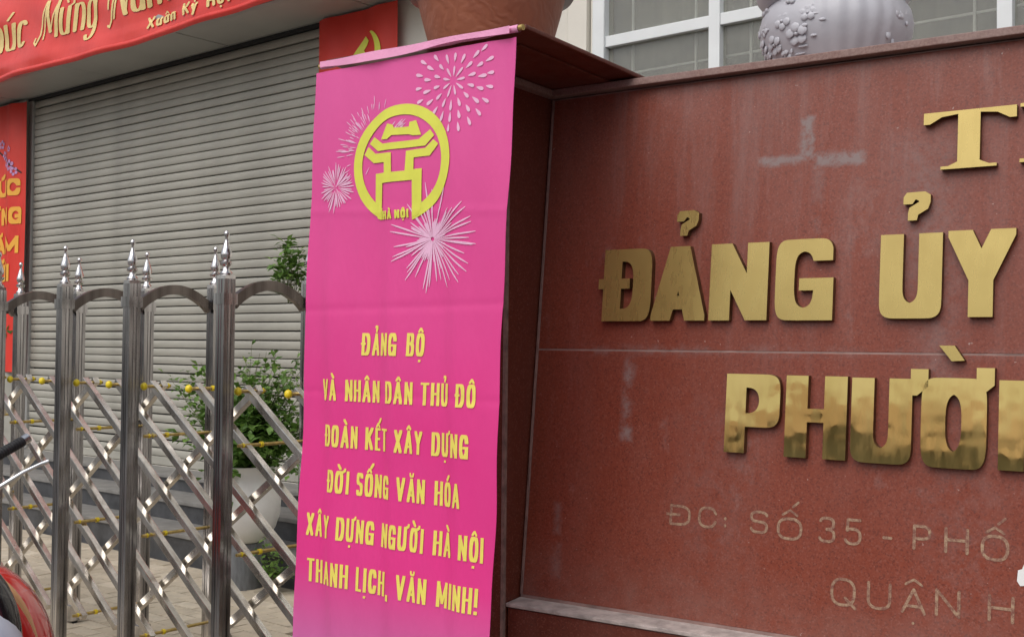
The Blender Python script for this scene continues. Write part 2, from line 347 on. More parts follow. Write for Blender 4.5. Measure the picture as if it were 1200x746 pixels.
GL = {
 'A': (1.05, [[(0, 0), (.5, 1), (1, 0)], [(.2, .28), (.8, .28)]]),
 'B': (.95, [[(0, 0), (0, 1), (.45, 1)]+sup(.45, .77, .45, .23, 90, -90)+[(0, .54)], [(.45, .54)]+sup(.5, .27, .5, .27, 90, -90)+[(0, 0)]]),
 'C': (.95, [[(1, .72)]+sup(.5, .5, .5, .5, 25, 335, 22)+[(1, .28)]]),
 'D': (1, [[(0, 0), (0, 1), (.42, 1)]+sup(.42, .5, .58, .5, 90, -90, 16)+[(0, 0)]]),
 'E': (.8, [[(1, 0), (0, 0), (0, 1), (1, 1)], [(0, .52), (.85, .52)]]),
 'G': (1, [[(1, .70)]+sup(.5, .5, .5, .5, 25, 320, 22)+[(1, .14), (1, .45), (.6, .45)], [(1, 0), (1, .4)]]),
 'H': (1, [[(0, 0), (0, 1)], [(1, 0), (1, 1)], [(0, .52), (1, .52)]]),
 'I': (0, [[(0, 0), (0, 1)]]),
 'K': (1, [[(0, 0), (0, 1)], [(1, 1), (0, .36)], [(.35, .6), (1, 0)]]),
 'L': (.75, [[(0, 1), (0, 0), (1, 0)]]),
 'M': (1.3, [[(0, 0), (0, 1), (.5, .15), (1, 1), (1, 0)]]),
 'N': (1, [[(0, 0), (0, 1), (1, 0), (1, 1)]]),
 'O': (1, [sup(.5, .5, .5, .5, 0, 360, 28)]),
 'P': (.95, [[(0, 0), (0, 1), (.45, 1)]+sup(.45, .72, .55, .28, 90, -90)+[(0, .44)]]),
 'Q': (1.05, [sup(.5, .5, .5, .5, 0, 360, 28), [(.6, .28), (1.05, -.08)]]),
 'R': (1, [[(0, 0), (0, 1), (.45, 1)]+sup(.45, .73, .5, .27, 90, -90)+[(0, .46)], [(.5, .46), (1, 0)]]),
 'S': (.9, [sup(.5, .76, .5, .24, 15, 270, 16)+sup(.5, .26, .5, .26, 90, -165, 16)]),
 'T': (.95, [[(0, 1), (1, 1)], [(.5, 1), (.5, 0)]]),
 'U': (1, [[(0, 1), (0, .4)]+sup(.5, .38, .5, .38, 180, 360, 16)+[(1, 1)]]),
 'V': (1.05, [[(0, 1), (.5, 0), (1, 1)]]),
 'X': (1, [[(0, 0), (1, 1)], [(0, 1), (1, 0)]]),
 'Y': (1.05, [[(0, 1), (.5, .45), (1, 1)], [(.5, .45), (.5, 0)]]),
 '0': (.9, [sup(.5, .5, .5, .5, 0, 360, 26)]), '1': (.3, [[(0, .8), (1, 1), (1, 0)]]),
 '2': (.85, [sup(.5, .72, .5, .28, 165, -20, 14)+[(0, 0), (1, 0)]]),
 '3': (.85, [sup(.45, .76, .5, .24, 160, -90, 14)+sup(.45, .26, .55, .26, 90, -160, 14)]),
 '5': (.85, [[(.95, 1), (.1, 1), (.05, .55)]+sup(.45, .31, .55, .31, 120, -155, 16)]),
 '9': (.85, [sup(.5, .68, .5, .32, 0, 360, 20), [(1, .68), (.9, .2), (.3, 0)]]),
 '-': (.5, [[(0, .42), (1, .42)]]), ',': (0, [[(0, 0), (-.08, -.18)]]), '!': (0, [[(0, .32), (0, 1)], [(0, 0), (0, .04)]]), ':': (0, [[(0, .1), (0, .14)], [(0, .6), (0, .64)]]),
 'u': (.85, [[(0, X), (0, .25)]+sup(.5, .25, .5, .25, 180, 360, 12)+[(1, .3)], [(1, X), (1, 0)]]),
 'a': (.85, [sup(.5, X/2, .5, X/2, 0, 360, 20), [(1, X), (1, 0)]]),
 'n': (.85, [[(0, 0), (0, X)], [(0, .4)]+sup(.5, X-.25, .5, .25, 180, 0, 12)+[(1, 0)]]),
 'm': (1.45, [[(0, 0), (0, X)], [(0, .4)]+sup(.25, X-.2, .25, .2, 180, 0, 10)+[(.5, 0)], [(.5, .4)]+sup(.75, X-.2, .25, .2, 180, 0, 10)+[(1, 0)]]),
 'h': (.85, [[(0, 0), (0, 1.1)], [(0, .4)]+sup(.5, X-.25, .5, .25, 180, 0, 12)+[(1, 0)]]),
 'c': (.75, [sup(.5, X/2, .5, X/2, 40, 320, 18)]),
 'o': (.85, [sup(.5, X/2, .5, X/2, 0, 360, 20)]),
 'y': (.85, [[(0, X), (.5, .05)], [(1, X), (.25, -.32)]]),
 'i': (0, [[(0, 0), (0, X)], [(0, X+.24), (0, X+.25)]]),
 'g': (.85, [sup(.5, X/2, .5, X/2, 0, 360, 20), [(1, X), (1, -.1)]+sup(.5, -.1, .5, .22, 0, -160, 10)]),
}
MARK = {'\u0300': [[(-.16, .26), (.12, .08)]], '\u0301': [[(-.12, .08), (.16, .26)]], '\u0302': [[(-.24, .06), (0, .22), (.24, .06)]],
        '\u0306': [sup(0, .22, .22, .14, 180, 360, 10)], '\u0309': [[(-.12, .26), (-.02, .30), (.10, .26), (.10, .20), (0, .14), (0, .07)]], '\u0323': [[(0, -.24), (0, -.23)]]}
def glyph(ch, W, H, nx, nz, rnd=False, mark_scale=1.0):
    """polygons (lists of points) of one character with its marks, cap height H, stroke half-widths nx, nz; returns (polys, advance width)"""
    base = ch; marks = []
    if ch in 'Đđ': base = 'D'
    else:
        d = unicodedata.normalize('NFD', ch); base = d[0]; marks = list(d[1:])
    wf, paths = GL[base]
    gw = W*wf if wf else 2*nx
    bw = gw-2*nx; bh = H-2*nz
    tf = lambda p: (nx+p[0]*bw, nz+p[1]*bh)
    polys = []
    for p in paths:
        for a_, b_ in zip(p, p[1:]) if base in 'NMVAXYK' else (): 
            dg = abs(a_[0]-b_[0]) > .2 and abs(a_[1]-b_[1]) > .2
            if rnd and base in 'MN' and H > .2:
                polys += nibstroke([tf(a_), tf(b_)], nx*(.42 if a_[1] < b_[1] else 1), nz, rnd); continue
            polys += nibstroke([tf(a_), tf(b_)], nx*(.72 if dg and base in 'NM' else .85 if dg else 1), nz, rnd)
        if base not in 'NMVAXYK': polys += nibstroke([tf(q) for q in p], nx, nz, rnd)
    if ch == 'Đ': polys += nibstroke([(-.10*W+nx*.2, H*.52), (W*.45, H*.52)], nx*.2, nz)
    top = H if base.isupper() or base.isdigit() else H*X+nz
    cx = gw/2; k = H*mark_scale; off = 0
    if 'i' == base and [m for m in marks if m != '\u0323']: pass
    mnx, mnz = nx*.62, nz*.8
    for m in marks:
        if m == '\u031b':
            polys += nibstroke([(gw-nx*.8, top-nz*1.2), (gw+W*.16, top+H*.02), (gw+W*.16, top+H*.08)], mnx, mnz, rnd); continue
        if m == '\u0323':
            polys += nibstroke([(cx, -H*.20), (cx, -H*.19)], nx*.75, nz*.9, rnd); continue
        if m in ('\u0302', '\u0306'):
            for p in MARK[m]: polys += nibstroke([(cx+q[0]*W*.9, top+q[1]*k*.9) for q in p], mnx*.8, mnz*.8, rnd)
            off = .26; continue
        for p in MARK[m]:
            sx_ = W*.95; dx = cx+(W*.28 if off and m != '\u0309' else 0)
            polys += nibstroke([(dx+q[0]*sx_, top+(q[1]+off*.6)*k) for q in p], mnx, mnz, rnd)
    return polys, gw
def text_polys(txt, width, H, wr=.5, nxr=.075, nzr=.055, gap=.10, space=.30, rnd=False, shear=0):
    W = H*wr; nx = H*nxr; nz = H*nzr; x = 0; gl = []
    for ch in txt:
        if ch == ' ': x += H*space; continue
        if ch == 'Đ': x += W*.10
        P, gw = glyph(ch, W, H, nx, nz, rnd)
        gl.append([[(a+x, b) for a, b in p] for p in P]); x += gw+H*gap
        if '\u031b' in unicodedata.normalize('NFD', ch): x += W*.14
    x -= H*gap; k = width/x if width else 1
    return [[[(a*k+shear*b, b) for a, b in p] for p in g] for g in gl], x*k
def flat_mesh(shapes, place, step=None, subs=()):
    """shapes: list of polygon groups, each unioned; place(x,z)->3D"""
    bm = bmesh.new()
    for g in shapes:
        V, F = union(g, subs)
        vs = [bm.verts.new((v[0], 0, v[1])) for v in V]
        for f in F:
            try: bm.faces.new([vs[i] for i in f])
            except ValueError: pass
    bmesh.ops.delete(bm, geom=[v for v in bm.verts if not v.link_faces], context='VERTS')
    if step:
        for ax in (0, 2):
            lo = min(v.co[ax] for v in bm.verts); hi = max(v.co[ax] for v in bm.verts); st = step if ax == 0 else step*1.5
            t = math.floor(lo/st)*st+st
            while t < hi:
                no = (1, 0, 0) if ax == 0 else (0, 0, 1); co = (t, 0, 0) if ax == 0 else (0, 0, t)
                bmesh.ops.bisect_plane(bm, geom=bm.verts[:]+bm.edges[:]+bm.faces[:], plane_co=co, plane_no=no); t += st
    for f in bm.faces:
        if f.normal.y > 0: f.normal_flip()
    for v in bm.verts: v.co = Vector(place(v.co.x, v.co.z))
    me = bpy.data.meshes.new('m'); bm.to_mesh(me); bm.free(); return me
def solid_mesh(polys, depth, subs=(), y0=0.0, cham=0.0):
    """letter: face at y0-depth, returns go back to y0; slot 0 face, slot 1 side"""
    V, F = union(polys, subs); used = sorted({i for f in F for i in f})
    bm = bmesh.new(); fr = {i: bm.verts.new((V[i][0], y0-depth, V[i][1])) for i in used}
    fs = []
    for f in F:
        try: fs.append(bm.faces.new([fr[i] for i in f]))
        except ValueError: pass
    bmesh.ops.recalc_face_normals(bm, faces=bm.faces)
    for f in bm.faces:
        if f.normal.y > 0: f.normal_flip()
    ed = [e for e in bm.edges if len(e.link_faces) == 1]
    bk = {}
    for e in ed:
        for v in e.verts:
            if v not in bk: bk[v] = bm.verts.new((v.co.x, y0, v.co.z))
    for e in ed:
        a, b = e.verts; f = bm.faces.new([a, b, bk[b], bk[a]]); f.material_index = 1
    bmesh.ops.recalc_face_normals(bm, faces=bm.faces)
    bmesh.ops.dissolve_limit(bm, angle_limit=radians(1), verts=bm.verts, edges=[e for e in bm.edges if len(e.link_faces) == 2 and all(f.material_index == 0 for f in e.link_faces)])
    me = bpy.data.meshes.new('m'); bm.to_mesh(me); bm.free(); return me

# ------------------------------------------------------------------ frames of the place: building line, gate line, sign line, banner line
VB = Vector((sin(radians(39.7)), cos(radians(39.7)), 0))
FB = (VB*5.4, -39.7); FG = (VB*2.735, -39.7); FS = (Vector((0.135, 4.0, 0)), -33.8); FN = (Vector((-0.0007, 3.15, 0)), -38.5); FW = (Vector((0, 0, 0)), 0)
def wpos(fr, p): return fr[0]+Matrix.Rotation(radians(fr[1]), 3, 'Z') @ Vector(p)
class Thing:
    """an Empty at the thing's base; its parts are meshes written in the coordinates of frame fr"""
    def __init__(s, name, label, cat, fr, at, group=None):
        s.at = Vector(at); s.o = bpy.data.objects.new(name, None); COL.objects.link(s.o); s.o.empty_display_size = .15
        s.o.location = wpos(fr, at); s.o.rotation_euler = (0, 0, radians(fr[1])); tag(s.o, label, cat, group)
    def part(s, name, me, mats, loc=None):
        o = link(name, me, mats, s.o); o.location = (-s.at if loc is None else Vector(loc)-s.at); return o
def single(name, me, mats, label, cat, fr, at, group=None):
    me.transform(Matrix.Translation(-Vector(at))); o = link(name, me, mats); o.location = wpos(fr, at); o.rotation_euler = (0, 0, radians(fr[1])); tag(o, label, cat, group); return o
def structure(name, me, mats, fr=FW, at=(0, 0, 0)):
    o = link(name, me, mats); o.location = wpos(fr, at); o.rotation_euler = (0, 0, radians(fr[1])); o['kind'] = 'structure'; return o
def sub(name, me, mats, parent, loc=(0, 0, 0)):
    o = link(name, me, mats, parent); o.location = loc; return o
def again(src, parent, loc):
    o = src.copy(); COL.objects.link(o); o.parent = parent; o.location = loc; return o

# ------------------------------------------------------------------ ground and paving
structure('ground', MB().box(-300, 300, -300, 300, -.3, 0).me(), 'ground')
pv = structure('pavement', MB().box(-12.4, 1.5, -3.4, -.2, 0.002, 0.012).me(), 'bed', FB)
pm = MB().box(-.097, .097, -.047, .047, 0, .016).me(bevel=.004); pm.materials.append(M['paver']); first = None
cnt = 0; far = MB()
row = 0; y = -3.3
while y < -.93:
    x = -10.4+(.1 if row % 2 else 0)
    while x < -4.6:
        near = -8.15 < x < -5.15 and y > -2.75+.0 and cnt < 300
        dz = random.uniform(-.002, .002)
        if near:
            o = bpy.data.objects.new('paver', pm); COL.objects.link(o); o.parent = pv; o.location = (x, y, .012+dz)
            o.rotation_euler = (random.uniform(-.012, .012), random.uniform(-.008, .008), random.uniform(-.015, .015)); cnt += 1
        else:
            far.box(x-.097, x+.097, y-.047, y+.047, .012, .028+dz)
        x += .2
    y += .1; row += 1
fo = sub('paver_field', far.me(), 'paver', pv); fo['kind'] = 'stuff'

# ------------------------------------------------------------------ shop building
bl = Thing('shop_building', 'cream walled shopfront with wide grey roller shutter, grey canopy and white framed window', 'building', FB, (-5, 0, 0))
wl = MB()
wl.box(-12.6, -10.56, 0, .3, 0, 3.84).box(-6.2, -4.075, 0, .3, 0, 5.6).box(-4.065, -3.925, -.012, .3, 0, 5.6).box(-3.915, -3.87, .02, .3, 0, 5.6)
wl.box(-3.87, .75, .0, .3, 0, 2.3).box(-3.87, .75, .0, .3, 4.35, 5.6).box(.75, 3.2, 0, .3, 0, 5.6).box(-12.6, -6.2, .002, .3, 3.84, 5.6).box(-10.56, -6.2, 0, .3, 0, .485)
wl.box(-12.6, 3.2, 3.6, 3.8, 0, 5.6).box(-12.8, 3.4, -.1, 4.0, 5.6, 5.8).box(-12.6, -12.4, .3, 3.6, 0, 5.6).box(3.0, 3.2, .3, 3.6, 0, 5.6)
bl.part('wall', wl.me(), 'cream')
bl.part('pier_panel', MB().box(-12.5, -10.565, -.035, -.002, 0, 3.83).me(bevel=.004), 'slat')
# roller shutter
sh = bl.part('roller_shutter', MB().box(-10.5, -6.25, .06, .10, .49, 3.84).me(), 'dark')
g = MB().box(-10.56, -10.49, -.005, .12, .49, 3.84).me(bevel=.004); sub('guide_rail', g, 'fascia', sh)
g = MB().box(-6.262, -6.202, -.005, .12, .49, 3.84).me(bevel=.004); sub('guide_rail', g, 'fascia', sh)
sb = MB(); P = .069; pr = [(.050, .003), (.0225, .0033), (.0212, .005), (.0207, .034), (.0212, .0610), (.0225, .0625), (.050, .0628)]
vs = []
for x in (-10.488, -6.264):
    for (yy, zz) in pr: vs.append((x, yy, zz))
n = len(pr); sb.add(vs, [(i, i+1, n+i+1, n+i) for i in range(n-1)])
sme = sb.me(smooth=60); sme.materials.append(M['slat'])
z = .565
while z < 3.80:
    o = bpy.data.objects.new('slat', sme); COL.objects.link(o); o.parent = sh; o.location = (0, random.uniform(-.0015, .0015), z+random.uniform(-.0007, .0007)); o.rotation_euler = (random.uniform(-.03, .03), random.uniform(-.0003, .0003), 0); z += P
sub('bottom_bar', MB().box(-10.487, -6.264, .01, .055, .492, .56).me(bevel=.006), 'slat', sh)
# canopy with soffit panels
cn = bl.part('canopy', MB().box(-12.4, -4.3, -.50, -.004, 3.87, 4.70).me(), 'fascia')
sub('fascia', MB().box(-12.4, -4.3, -.552, -.502, 3.832, 4.74).me(bevel=.006), 'fascia', cn)
seams = [-12.4, -10.72, -9.07, -7.40, -5.74, -4.3]
for a, b in zip(seams, seams[1:]):
    sub('soffit_panel', MB().box(a+.006, b-.006, -.498, -.012, 3.838+random.uniform(0, .003), 3.866).me(bevel=.002), 'soffit', cn)
sub('soffit_trim', MB().box(-10.6, -6.2, -.010, .055, 3.812, 3.836).me(), 'dark', cn)
# window
ms = [-3.83, -3.065, -2.31, -1.565, -.80, -.04, .71]
wf = MB().box(-3.87, -3.785, -.03, .06, 2.3, 4.35).box(.67, .75, -.03, .06, 2.3, 4.35).box(-3.785, .67, -.03, .06, 4.27, 4.35).box(-3.785, .67, -.03, .06, 2.3, 2.38)
win = bl.part('window', wf.me(bevel=.004), 'white')
for m_ in ms[1:-1]: sub('mullion', MB().box(m_-.034, m_+.034, -.024, .055, 2.38, 4.27).me(bevel=.004), 'white', win)
for zt in (2.78, 3.275, 3.78):
    for a, b in zip(ms, ms[1:]):
        sub('transom', MB().box(a+(.045 if a == ms[0] else .035), b-(.045 if b == ms[-1] else .035), -.018, .05, zt-.032, zt+.032).me(bevel=.004), 'white', win)
zz = [2.35, 2.78, 3.275, 3.78, 4.30]
for a, b in zip(ms, ms[1:]):
    for c, d in zip(zz, zz[1:]): sub('pane', MB().box(a+.02, b-.02, .018, .024, c+.02, d-.02).me(), 'glass', win)
gr = MB()
for a, b in zip(ms, ms[1:]):
    gr.box((a+b)/2-.25+.03, (a+b)/2-.25+.042, .085, .097, 2.31, 4.34); gr.box((a+b)/2+.2, (a+b)/2+.212, .085, .097, 2.31, 4.34)
for zt in (3.10,): gr.box(-3.86, .74, .098, .11, zt-.005, zt+.006)
sub('inner_grille', gr.me(), 'white', win)
sub('curtain', MB().grid(lambda u, v: (u, .20+.018*sin(u*38)+.01*sin(u*13+v), v), linsp(-3.87, .75, 220), [2.3, 3.3, 4.35]).me(smooth=True), 'curtain', win)

# ------------------------------------------------------------------ entrance steps
st = Thing('entrance_steps', 'three dark grey stone steps leading up to the roller shutter', 'steps', FB, (-8.2, -.45, 0))
for k, (y0, z0, z1) in enumerate(((-.9, 0, .22), (-.6, .222, .37), (-.3, .372, .487))):
    o = st.part('step', MB().box(-11.6, -5.0, y0, -.005, z0, z1-.03).me(), 'step')
    sub('tread', MB().box(-11.6, -5.0, y0-.02, -.006, z1-.028, z1).me(bevel=.005), 'tread', o)

# ------------------------------------------------------------------ cloth helper
def cloth_me(fn, us, vs_, th=.0016):
    m = MB(); m.grid(lambda u, v: fn(u, v), us, vs_); a = len(m.v); nu, nv = len(us), len(vs_)
    m.grid(lambda u, v: (lambda p: (p[0], p[1]+th, p[2]))(fn(u, v)), us, vs_)
    rim = [i for i in range(nu)]+[j*nu+nu-1 for j in range(1, nv)]+[(nv-1)*nu+i for i in range(nu-2, -1, -1)]+[j*nu for j in range(nv-2, 0, -1)]
    m.add([], []); m.f += [(rim[i], rim[(i+1) % len(rim)], rim[(i+1) % len(rim)]+a, rim[i]+a) for i in range(len(rim))]; m.mi += [0]*len(rim)
    return m.me(smooth=True)

# ------------------------------------------------------------------ long red greeting banner on the canopy
def y1(s_, z_):
    f = (z_-3.80)/.72
    return -.590 + .016*sin(s_*2.1+z_*3)+.011*sin(s_*5.3-z_*7)+.006*sin(s_*9.1+z_*16) - .035*max(0, .14-f)/.14*0 + .012*sin(f*pi*3+s_*.9)*(1 if f > .2 else .3) - .02*math.exp(-((f-.16)/.05)**2)*math.exp(-((s_+10.1)/.9)**2)
def sag(s_, z_): return z_
gb = Thing('greeting_banner', 'long red banner with gold script lettering stretched along the edge of the canopy', 'banner', FB, (-8.8, -.58, 3.8))
gb.part('cloth', cloth_me(lambda u, v: (u, y1(u, v), v+.008*sin(u*1.7)), linsp(-12.3, -5.92, 190), linsp(3.815, 4.535, 26)), 'red_gloss')
hem = MB().grid(lambda u, v: (u, y1(u, 3.815)-.004-.016*sin(v*pi)-.012*v, 3.80+.048*v+.008*sin(u*1.7)), linsp(-12.3, -5.92, 120), linsp(0, 1, 6))
gb.part('folded_hem', hem.me(smooth=True), 'red_gloss')
def scr_word(word, s0, z0, H, width, swash=None, wr=.62):
    gs, wd = text_polys(word, None, H, wr, .088, .024, .06, .3, True, .0)
    polys = [p for g in gs for p in g]
    k = width/wd
    sh = .27
    polys = [[(a*k+sh*b, b) for a, b in p] for p in polys]
    for sw in (swash or []): polys += nibstroke([(a*H+sh*b*H, b*H) for a, b in sw], .04*H, .03*H, True)
    return flat_mesh([polys], lambda x_, z_: (s0+x_, y1(s0+x_, z0+z_)-.007, z0+z_+.008*sin((s0+x_)*1.7)), .04)
for word, s0, wd, swn in (('Chúc', -10.36, .87, [[(.10, .25), (-.10, .10), (-.15, -.05), (.02, -.10), (.3, .0)]]),
                          ('Mừng', -9.20, .80, [[(.02, .98), (-.06, .6), (-.10, .15), (-.20, -.10), (-.32, -.02), (-.30, .08)]]),
                          ('Năm', -8.14, .83, [[(.02, .98), (-.02, .5), (-.03, .0), (-.10, -.14), (-.2, -.1)], [(-.16, 1.0), (-.28, .6), (-.22, .3)]]),
                          ('Mới', -7.00, .62, [[(.02, .98), (-.08, .6), (-.14, .15), (-.25, -.10), (-.36, -.02)]])):
    gb.part('lettering', scr_word(word, s0, 4.052, .325, wd, swn), 'gold_print')
gs, wd = text_polys('Xuân Kỷ Hợi 2019', 1.52, .090, .62, .105, .095, .12, .55, True, .02)
for g_ in gs: gb.part('small_letter', flat_mesh([g_], lambda x_, z_: (-7.66+x_, y1(-7.66+x_, 3.893+z_)-.009, 3.893+z_+.008*sin((-7.66+x_)*1.7)), .03), 'gold_print')

# ------------------------------------------------------------------ vertical red banner at the far left of the shutter
def y2(s_, z_): return -.075+.020*sin((s_+11)*9+z_*.8)+.012*sin(s_*23)
def e2(s_, z_):
    t = (3.80-z_)/2.6; return s_+(.05*sin(t*pi*.9) if s_ > -11 else 0)
vb = Thing('vertical_banner', 'tall red hanging banner with orange lettering and blossoms left of the roller shutter', 'banner', FB, (-11, -.07, 1.2))
vb.part('cloth', cloth_me(lambda u, v: (u+.045*sin((3.8-v)/2.6*pi*.9)*((u+11.5)), y2(u+.045*sin((3.8-v)/2.6*pi*.9)*((u+11.5)), v), v), linsp(-11.5, -10.5, 60), linsp(1.21, 3.80, 24)), 'red')
def pl2(x_, z_): return (x_, y2(x_, z_)-.006, z_)
for word, s1, z0 in (('CHÚC', -10.57, 2.905), ('MỪNG', -10.53, 2.63), ('NĂM', -10.57, 2.35), ('MỚI', -10.69, 2.082)):
    n_ = {'CHÚC': .86, 'MỪNG': .90, 'NĂM': .70, 'MỚI': .60}[word]
    gs, wd = text_polys(word, n_, .165, 1.05, .14, .11, .18)
    for g_ in gs: vb.part('printed_letter', flat_mesh([g_], lambda x_, z_: pl2(s1-wd+x_, z0+z_), .03), 'orange_print')
pet = []
def flower(cx, cz, r): 
    for k in range(5):
        a = 2*pi*k/5+cx*7; pet.append([(cx+cos(a)*r+cos(t)*r*.55, cz+sin(a)*r+sin(t)*r*.55) for t in [2*pi*i/7 for i in range(7)]])
for c in ((-10.86, 3.31, .03), (-10.80, 3.23, .034), (-10.72, 3.20, .038), (-10.66, 3.14, .03), (-10.92, 3.42, .03), (-11.05, 3.36, .035), (-10.74, 3.36, .02)): flower(*c)
for k in range(0, len(pet), 5): vb.part('blossom_print', flat_mesh([pet[k:k+5]], lambda x_, z_: pl2(x_, z_), .03), 'violet_print')
br = nibstroke([(-11.2, 3.5), (-10.95, 3.34), (-10.78, 3.24), (-10.57, 3.12)], .006, .006)
vb.part('branch_print', flat_mesh([br], lambda x_, z_: (x_, y2(x_, z_)-.004, z_), .03), 'black_rubber')
lf = []
for k in range(9):
    a = k*2.4; cx, cz = -10.73+.05*cos(a)*(k/9+.3), 1.60+.09*sin(a*1.3); lf.append([(cx, cz), (cx+.03*cos(a)-.012*sin(a), cz+.03*sin(a)+.012*cos(a)), (cx+.07*cos(a), cz+.07*sin(a)), (cx+.03*cos(a)+.012*sin(a), cz+.03*sin(a)-.012*cos(a))])
vb.part('leaf_print', flat_mesh([lf], lambda x_, z_: pl2(x_, z_), .03), 'leaf')

# ------------------------------------------------------------------ party banner to the right of the shutter
def y3(s_, z_): return -.07+.012*sin((s_+6)*11)+.006*sin(s_*25+z_*2)
pb = Thing('party_banner', 'plain bright red banner with a yellow hammer and sickle hanging behind the pink banner', 'banner', FB, (-5.85, -.07, 1.6))
pb.part('cloth', cloth_me(lambda u, v: (u, y3(u, v), v), linsp(-6.25, -5.45, 50), linsp(1.6, 3.82, 20)), 'red')
def pl3(x_, z_): return (x_, y3(x_, z_)-.005, z_)
cx, cz, R_ = -5.765, 3.495, .175
outer = [(cx+R_*cos(radians(a)), cz+R_*sin(radians(a))) for a in range(70, -141, -10)]
inner = [(cx-.02+(R_-.052*sin(radians((a+140)/210*180))-.002)*cos(radians(a)), cz-.005+(R_-.060*sin(radians((a+140)/210*180)))*sin(radians(a))) for a in range(-140, 71, 10)]
sick = [outer+inner]+nibstroke([(cx-.13, cz-.115), (cx-.19, cz-.175)], .016, .016)
ham = nibstroke([(cx-.06, cz+.05), (cx+.14, cz-.17)], .015, .015)+[[(cx-.125, cz+.02), (cx-.005, cz+.135), (cx+.03, cz+.10), (cx+.015, cz+.075), (cx-.03, cz+.03), (cx-.085, cz-.02)]]
pb.part('hammer_and_sickle', flat_mesh([sick, ham], lambda x_, z_: pl3(x_, z_), .04), 'emblem_print')

# ------------------------------------------------------------------ retractable steel gate
gt = Thing('retractable_gate', 'retractable stainless steel gate with arched post pairs, spear finials and diamond lattice', 'gate', FG, (-4.5, .2, 0))
def cross(h):
    q = []; g_ = h*.12
    side = [(-1, -1), (-.42, -1), (-.36, -.86), (-.24, -.86), (-.18, -1), (.18, -1), (.24, -.86), (.36, -.86), (.42, -1)]
    for k in range(4):
        c, s_ = cos(k*pi/2), sin(k*pi/2); q += [((a*c-b*s_)*h, (a*s_+b*c)*h) for a, b in side]
    return q
def post_me():
    q = cross(.0265); n = len(q); m = MB()
    m.add([(a, b, 0.04) for a, b in q]+[(a, b, 1.757) for a, b in q], [(i, (i+1) % n, n+(i+1) % n, n+i) for i in range(n)]+[tuple(range(n))[::-1], tuple(range(n, 2*n))])
    m.box(-.033, .033, -.033, .033, 1.655, 1.70); m.box(-.034, .034, -.034, .034, .04, .12)
    return m.me()
pme = post_me(); pme.materials.append(M['steel'])
fm = MB(); fm.box(-.026, .026, -.026, .026, 0, .014)
fm.lathe([(.024, .014), (.026, .022), (.015, .034), (.013, .046), (.024, .056), (.0255, .064), (.015, .070), (.013, .074), (.020, .082), (.0235, .098), (.0155, .125), (.008, .150), (.0055, .166), (.0095, .171), (.0115, .179), (.0095, .188), (.002, .193)], 8)
fme = fm.me(smooth=50); fme.materials.append(M['chrome'])
wme = MB().lathe([(.03, -.012), (.034, 0), (.03, .012)], 16).me(); wme.transform(Matrix.Rotation(pi/2, 4, 'X')); wme.materials.append(M['black_rubber'])
am = MB(); N_ = 18; pts = []
for i in range(N_+1):
    t = i/N_; yy = .03+t*.37; zz_ = 1.655+.085*sin(pi*t)**.8; pts.append((yy, zz_))
vs = []
for i, (yy, zz_) in enumerate(pts):
    a, b = pts[max(i-1, 0)], pts[min(i+1, N_)]; d = Vector((b[0]-a[0], b[1]-a[1])).normalized(); nrm = Vector((-d.y, d.x))*.021
    for sx_, k in ((-.014, -1), (.014, -1), (.014, 1), (-.014, 1)): vs.append((sx_, yy+nrm.x*k, zz_+nrm.y*k))
am.add(vs, [(j*4+i, j*4+(i+1) % 4, (j+1)*4+(i+1) % 4, (j+1)*4+i) for j in range(N_) for i in range(4)])
ame = am.me(smooth=30); ame.materials.append(M['arch'])
posts = [-8.2, -7.55, -6.90, -6.25, -5.62, -4.98, -4.417, -3.747, -3.12, -2.50, -1.88]
vis = [p for p in posts if -7 < p < -3.0]
for p in vis:
    for yy in (0, .43):
        o = gt.part('post', pme, [], (p, yy, 0)); f = bpy.data.objects.new('finial', fme); COL.objects.link(f); f.parent = o; f.location = (0, 0, 1.757); f.rotation_euler = (0, 0, random.uniform(-.2, .2))
        wv_ = bpy.data.objects.new('caster', wme); COL.objects.link(wv_); wv_.parent = o; wv_.location = (0, 0, .036)
    gt.part('arch', ame, [], (p, 0, 0))
nodes = []
for a, b in zip(posts, posts[1:]): nodes += [a, (a+b)/2]
nodes.append(posts[-1])
def bar(x0, z0, x1, z1, yc, hw=.0155, hd=.014):
    d = Vector((x1-x0, z1-z0)).normalized(); nrm = Vector((-d.y, d.x))*hw; m = MB(); e = d*.022
    q = [(x0-e.x, z0-e.y), (x1+e.x, z1+e.y)]; vs = []
    for (a, b) in q:
        for ky, kn in ((-1, -1), (1, -1), (1, 1), (-1, 1)): vs.append((a+nrm.x*kn, yc+ky*hd, b+nrm.y*kn))
    m.add(vs, [(0, 1, 5, 4), (1, 2, 6, 5), (2, 3, 7, 6), (3, 0, 4, 7), (3, 2, 1, 0), (4, 5, 6, 7)]); return m.me(bevel=.002)
ZT, ZB = 1.31, .2225
def clipped(xa, za, xb, zb, yc):
    """bar from (xa,za) to (xb,zb), cut off before it reaches the pillar"""
    lim = -2.86
    if xa > lim and xb > lim: return None
    if xb > lim: t = (lim-xa)/(xb-xa); xb, zb = lim, za+(zb-za)*t
    if xa > lim: t = (lim-xb)/(xa-xb); xa, za = lim, zb+(za-zb)*t
    return bar(xa, za, xb, zb, yc)
for k in range(len(nodes)-5):
    if nodes[k+5] < -6.9 or nodes[k] > -2.9: continue
    b = clipped(nodes[k], ZT, nodes[k+5], ZB, .118)
    if b: gt.part('lattice_bar', b, 'steel_bar')
    if (k+5) % 2 == 0:
        b = clipped(nodes[k], ZB, nodes[k+5], ZT, .158)
        if b: gt.part('lattice_bar', b, 'steel_bar')
